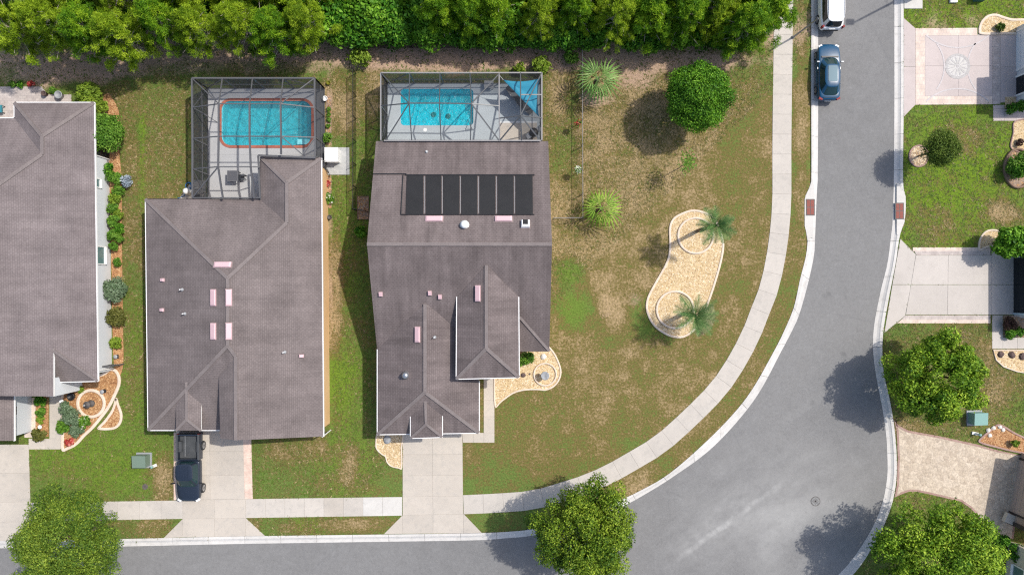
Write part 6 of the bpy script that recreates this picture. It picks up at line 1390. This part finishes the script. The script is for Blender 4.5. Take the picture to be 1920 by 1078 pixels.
# ================================================================ VEHICLES
def supere(n, a, b, e=3.2):
    out = []
    for i in range(n):
        t = 2 * PI * i / n; c, s_ = math.cos(t), math.sin(t); out.append((a * math.copysign(abs(c) ** (2 / e), c), b * math.copysign(abs(s_) ** (2 / e), s_)))
    return out
def loft_body(stations, name, mat, parent):
    mb = MB(); vs = []; m = 13
    for (y, w, zb, zs, zt) in stations:
        prof = [(-.86, zb), (-.97, zb + .12), (-1., (zb + zs) / 2), (-.985, zs), (-.9, zs + (zt - zs) * .65), (-.6, zt), (0, zt + .025), (.6, zt), (.9, zs + (zt - zs) * .65), (.985, zs), (1., (zb + zs) / 2), (.97, zb + .12), (.86, zb)]
        vs += [(u * w, y, z) for u, z in prof]
    k = len(stations); fs = [(j * m + i, j * m + (i + 1) % m, (j + 1) * m + (i + 1) % m, (j + 1) * m + i) for j in range(k - 1) for i in range(m)] + [tuple(range(m))[::-1], tuple(range((k - 1) * m, k * m))]
    mb.add(vs, fs); o = mb.build(name, mat, parent, True); s_ = o.modifiers.new('sub', 'SUBSURF'); s_.levels = 1; s_.render_levels = 2; return o
def cabin(parent, body, y0, y1, w0, z0, ry0, ry1, w1, z1, glass_m, roof_m=None, pillars=(), e=3.4, sunroof=None, rear=True):
    n = 48; lo = supere(n, w0, (y1 - y0) / 2, e); hi = supere(n, w1, (ry1 - ry0) / 2, e); cl, ch = (y0 + y1) / 2, (ry0 + ry1) / 2
    ring = lambda f: [(lo[i][0] * (1 - f) + hi[i][0] * f, (lo[i][1] + cl) * (1 - f) + (hi[i][1] + ch) * f, z0 + (z1 - z0) * f) for i in range(n)]
    rs = [ring(0), ring(.06), ring(.94), ring(1.)]
    groups = {'frame': [], 'windshield': [], 'rear_window': [], 'side_window': []}
    for i in range(n):
        j = (i + 1) % n; a = math.degrees(math.atan2((lo[i][1] + lo[j][1]) / 2 / ((y1 - y0) / 2), (lo[i][0] + lo[j][0]) / 2 / w0)) % 360
        ym = (lo[i][1] + lo[j][1]) / 2 + cl
        if 53 < a < 127: g = 'windshield'
        elif 233 < a < 307: g = 'rear_window' if rear else 'frame'
        elif (a < 40 or a > 320 or 140 < a < 220) and not any(abs(ym - p) < .06 for p in pillars): g = 'side_window'
        else: g = 'frame'
        groups['frame'] += [(rs[0][i], rs[0][j], rs[1][j], rs[1][i]), (rs[2][i], rs[2][j], rs[3][j], rs[3][i])]
        if g == 'side_window': g = 'side_window' + ('R' if math.cos(math.radians(a)) > 0 else 'L')
        groups.setdefault(g, []).append((rs[1][i], rs[1][j], rs[2][j], rs[2][i]))
    for g, qs in groups.items():
        if not qs: continue
        mb = MB(); [mb.quad(*q) for q in qs]; mb.build(g[:11] if g.startswith('side') else g, body if g == 'frame' else glass_m, parent, True)
    vs = []; 
    for f, dz in ((1., 0), (.9, .025), (.6, .05), (.25, .06)): vs += [(hi[i][0] * f, hi[i][1] * f + ch, z1 + dz) for i in range(n)]
    mb = MB().add(vs, [(k * n + i, k * n + (i + 1) % n, (k + 1) * n + (i + 1) % n, (k + 1) * n + i) for k in range(3) for i in range(n)] + [tuple(range(3 * n, 4 * n))]); rf = mb.build('roof', roof_m or body, parent, True)
    if sunroof:
        a, b, w = sunroof; w *= .85; pts = rrect(0, (a + b) / 2, w, b - a, .08, 3); MB().prism(pts, z1 + .03, z1 + .066).build('sunroof', M['sunroof'], rf)
def wheels(parent, yf, yr, x, r, rim):
    for y in (yf, yr):
        for s_ in (-1, 1):
            w = MB().lathe((0, 0, 0), [(r * .72, -.11), (r * .95, -.11), (r, -.07), (r, .07), (r * .95, .11), (r * .72, .11)], 22).build('wheel', M['rubber'], parent, True); w.location = (s_ * (x - .1), y, r); w.rotation_euler = (0, PI / 2, 0)
            MB().lathe((0, 0, 0), [(r * .68, -.112), (r * .68, .112)], 18).build('rim', rim, w)
            for k in range(5): MB().box((0, 0, .115 * s_), (r * 1.2, .06, .02), PI * k / 5).build('spoke', M['alu'], w)
def mirror(parent, x, y, z, mat):
    for s_ in (-1, 1): MB().box((s_ * (x + .1), y, z), (.2, .1, .13)).build('mirror', mat, parent)
def place(name, label, px, py, z, rz, cat):
    p = P(px, py, z); return empty(name, label, cat, (p.x, p.y, -.09 if cat != 'pickup' else .025), rz)
# blue hatchback
r = place('parked_car', 'blue car with a glass sunroof parked along the inner kerb', 1556.5, 134, .9, 0., 'car')
loft_body([(-2.28, .6, .48, .72, .8), (-2.2, .78, .34, .84, .95), (-1.9, .87, .27, .92, 1.02), (-1.2, .9, .22, .93, 1.0), (0, .91, .2, .92, .98), (.9, .91, .22, .9, .97), (1.45, .9, .24, .86, .93), (1.95, .85, .27, .78, .85), (2.2, .72, .32, .66, .74), (2.3, .48, .4, .58, .64)], 'body', M['paint_blue'], r)
cabin(r, M['paint_blue'], -2.02, 1.12, .83, .96, -1.35, .42, .6, 1.44, M['car_glass'], None, (-.95, -.05), sunroof=(-.95, .3, .86))
wheels(r, 1.42, -1.35, .9, .33, M['steel']); mirror(r, .87, .75, 1.0, M['paint_blue'])
for s_ in (-1, 1):
    MB().box((s_ * .66, 2.08, .7), (.3, .22, .12), s_ * -.45).build('headlight', M['clear_lamp'], r); MB().box((s_ * .7, -2.16, .84), (.3, .16, .16), s_ * .35).build('taillight', M['red_lamp'], r)
MB().box((0, 1.17, .985), (1.35, .1, .03)).build('cowl', M['black'], r); MB().box((0, -2.1, 1.0), (1.1, .02, .03)).build('hatch_seam', M['black'], r)
for s_ in (-1, 1):
    for y in (-.95, -.05, .85): MB().box((s_ * .9, y, .72), (.03, .015, .42)).build('door_seam', M['black'], r)
    MB().box((s_ * .9, .3, .82), (.05, .16, .03)).build('door_handle', M['steel'], r)
MB().box((0, -2.28, .55), (.5, .03, .13)).build('number_plate', M['white_plastic'], r); MB().tube((-.62, 1.03, 1.0), (.05, 1.12, 1.0), .012).build('wiper', M['black'], r)
# white suv, cut by the top edge
r = place('parked_car', 'white sport utility car cut by the top edge of the picture', 1562, -2, 1.0, 0., 'car')
loft_body([(-2.36, .7, .5, .8, .92), (-2.3, .84, .38, .92, 1.05), (-2.0, .93, .3, 1.0, 1.1), (-1.2, .95, .28, 1.02, 1.1), (0, .96, .27, 1.01, 1.08), (.9, .95, .28, 1.0, 1.07), (1.5, .94, .3, .97, 1.04), (2.0, .88, .34, .9, .97), (2.28, .75, .4, .78, .86), (2.38, .5, .45, .66, .74)], 'body', M['paint_white'], r)
cabin(r, M['paint_white'], -2.3, 1.15, .88, 1.06, -2.02, .5, .7, 1.66, M['car_glass_dark'], None, (-1.15, -.1, .1), 4.2)
wheels(r, 1.45, -1.4, .95, .37, M['steel']); mirror(r, .92, .85, 1.1, M['paint_white'])
for s_ in (-1, 1):
    MB().box((s_ * .82, -2.24, 1.02), (.14, .16, .42), s_ * .3).build('taillight', M['red_lamp'], r); MB().box((s_ * .7, 2.18, .85), (.3, .2, .14), s_ * -.45).build('headlight', M['clear_lamp'], r)
    MB().tube((s_ * .62, -1.75, 1.73), (s_ * .62, .2, 1.73), .02).build('roof_rail', M['steel'], r)
MB().box((0, -2.39, .62), (1.2, .04, .14)).build('bumper_trim', M['black'], r); MB().box((0, -2.37, .86), (.5, .03, .13)).build('number_plate', M['white_plastic'], r)
# dark pickup, nose towards the street
r = place('pickup_truck', 'dark navy pickup truck parked on the middle driveway', 353.5, 877, .95, PI, 'pickup')
loft_body([(-.62, .93, .42, 1.0, 1.06), (-.5, .94, .4, 1.02, 1.08), (.4, .95, .38, 1.02, 1.08), (1.2, .95, .38, 1.02, 1.1), (1.6, .95, .38, 1.0, 1.1), (2.2, .92, .4, .96, 1.06), (2.55, .84, .44, .86, .97), (2.72, .66, .5, .74, .84)], 'cab_body', M['paint_navy'], r)
cabin(r, M['paint_navy'], -.58, 1.52, .86, 1.07, -.5, .82, .68, 1.72, M['car_glass'], None, (.35,), 4.4)
bw = .93; b0, b1 = -2.72, -.66
for s_ in (-1, 1):
    MB().box((s_ * (bw - .05), (b0 + b1) / 2, .78), (.1, b1 - b0, .62)).build('bed_side', M['paint_navy'], r); MB().box((s_ * (bw - .07), (b0 + b1) / 2, 1.1), (.15, b1 - b0, .035)).build('bed_rail', M['bed_liner'], r)
    MB().box((s_ * (bw - .22), -1.68, .72), (.24, .85, .3)).build('wheel_arch', M['bed_liner'], r); MB().tube((s_ * (bw - .03), -2.05, .62), (s_ * (bw - .03), -1.3, .62), .02).build('fender_lip', M['paint_navy'], r)
MB().box((0, (b0 + b1) / 2, .56), (1.72, b1 - b0, .06)).build('bed_floor', M['bed_liner'], r)
for k in range(9): MB().box((-.72 + k * .18, (b0 + b1) / 2, .6), (.07, b1 - b0 - .1, .02)).build('bed_rib', M['bed_liner'], r)
MB().box((0, b0 + .05, .8), (1.72, .09, .6)).build('tailgate', M['paint_navy'], r); MB().box((0, b0 - .06, .5), (1.8, .16, .2)).build('rear_bumper', M['bronze'], r); MB().box((0, -.7, .85), (1.72, .06, .55)).build('bed_front', M['paint_navy'], r)
wheels(r, 1.75, -1.68, .98, .38, M['steel']); mirror(r, .98, 1.15, 1.15, M['black'])
for s_ in (-1, 1):
    MB().box((s_ * .84, b0 + .04, .88), (.16, .1, .32)).build('taillight', M['red_lamp'], r); MB().box((s_ * .72, 2.55, .84), (.3, .22, .16), s_ * -.5).build('headlight', M['clear_lamp'], r)
for k in range(4): MB().box((-.33 + k * .22, .1, 1.78), (.03, .95, .015)).build('roof_rib', M['paint_navy'], r)
MB().box((.42, -1.7, .615), (.03, 1.7, .02)).build('white_strap', M['grey_plastic'], r)

# ================================================================ GRASS
def grass(n=170000):
    from mathutils.bvhtree import BVHTree
    bpy.context.view_layer.update(); rng = np.random.default_rng(99); V = []; F = []
    for ob in SC.objects:      # everything that lies on or stands over the turf
        if ob.type != 'MESH' or ob is ground or len(ob.data.polygons) > 600: continue
        o = len(V); mw = ob.matrix_world; V += [mw @ v.co for v in ob.data.vertices]; F += [[i + o for i in p.vertices] for p in ob.data.polygons]
    bvh = BVHTree.FromPolygons(V, F)
    x = rng.uniform(-43.5, 43.5, n); y = rng.uniform(-25, 25, n); D = Vector((0, 0, -1)); keep = np.zeros(n, bool); rc = bvh.ray_cast
    for i in range(n): keep[i] = rc((x[i], y[i], 12.), D)[0] is None
    x, y = x[keep], y[keep]; n = len(x)
    G = LAWN; ix = np.clip(np.searchsorted(G['xs'], x), 0, len(G['xs']) - 1); iy = np.clip(np.searchsorted(G['ys'], y), 0, len(G['ys']) - 1)
    dry = G['dry'][iy, ix]; dirt = G['dirt'][iy, ix]; k = rng.random(n) > dirt * .85; x, y, dry = x[k], y[k], dry[k]; n = len(x)
    V = np.zeros((n, 3, 3, 3)); a = rng.uniform(0, 2 * PI, (n, 3)); cl_ = rng.random((n, 1)); L = rng.uniform(.07, .15, (n, 3)) * (1 + .9 * (cl_ > .8)); h = rng.uniform(.02, .08, (n, 3)); w = .03
    px, py = x[:, None] + rng.normal(0, .03, (n, 3)), y[:, None] + rng.normal(0, .03, (n, 3)); c, s_ = np.cos(a), np.sin(a)
    V[:, :, 0] = np.stack([px - s_ * w, py + c * w, np.full_like(px, .0)], -1); V[:, :, 1] = np.stack([px + s_ * w, py - c * w, np.full_like(px, .0)], -1); V[:, :, 2] = np.stack([px + c * L, py + s_ * L, h], -1)
    tone = np.clip(dry[:, None] * 1.0 + rng.normal(0, .28, (n, 1)) + rng.normal(0, .12, (n, 3)), 0, 1)
    me = mesh_np('grass', V.reshape(-1, 3), np.arange(9 * n).reshape(-1, 3), np.repeat(tone.ravel(), 3)); me.materials.append(leaf('grass_blade', (.105, .178, .024), (.155, .13, .045), (.46, .35, .19), .2)); return stuff(link('grass', me, None))
g_ = grass(); tag(g_, 'short patchy turf blades over all the lawns', 'grass')
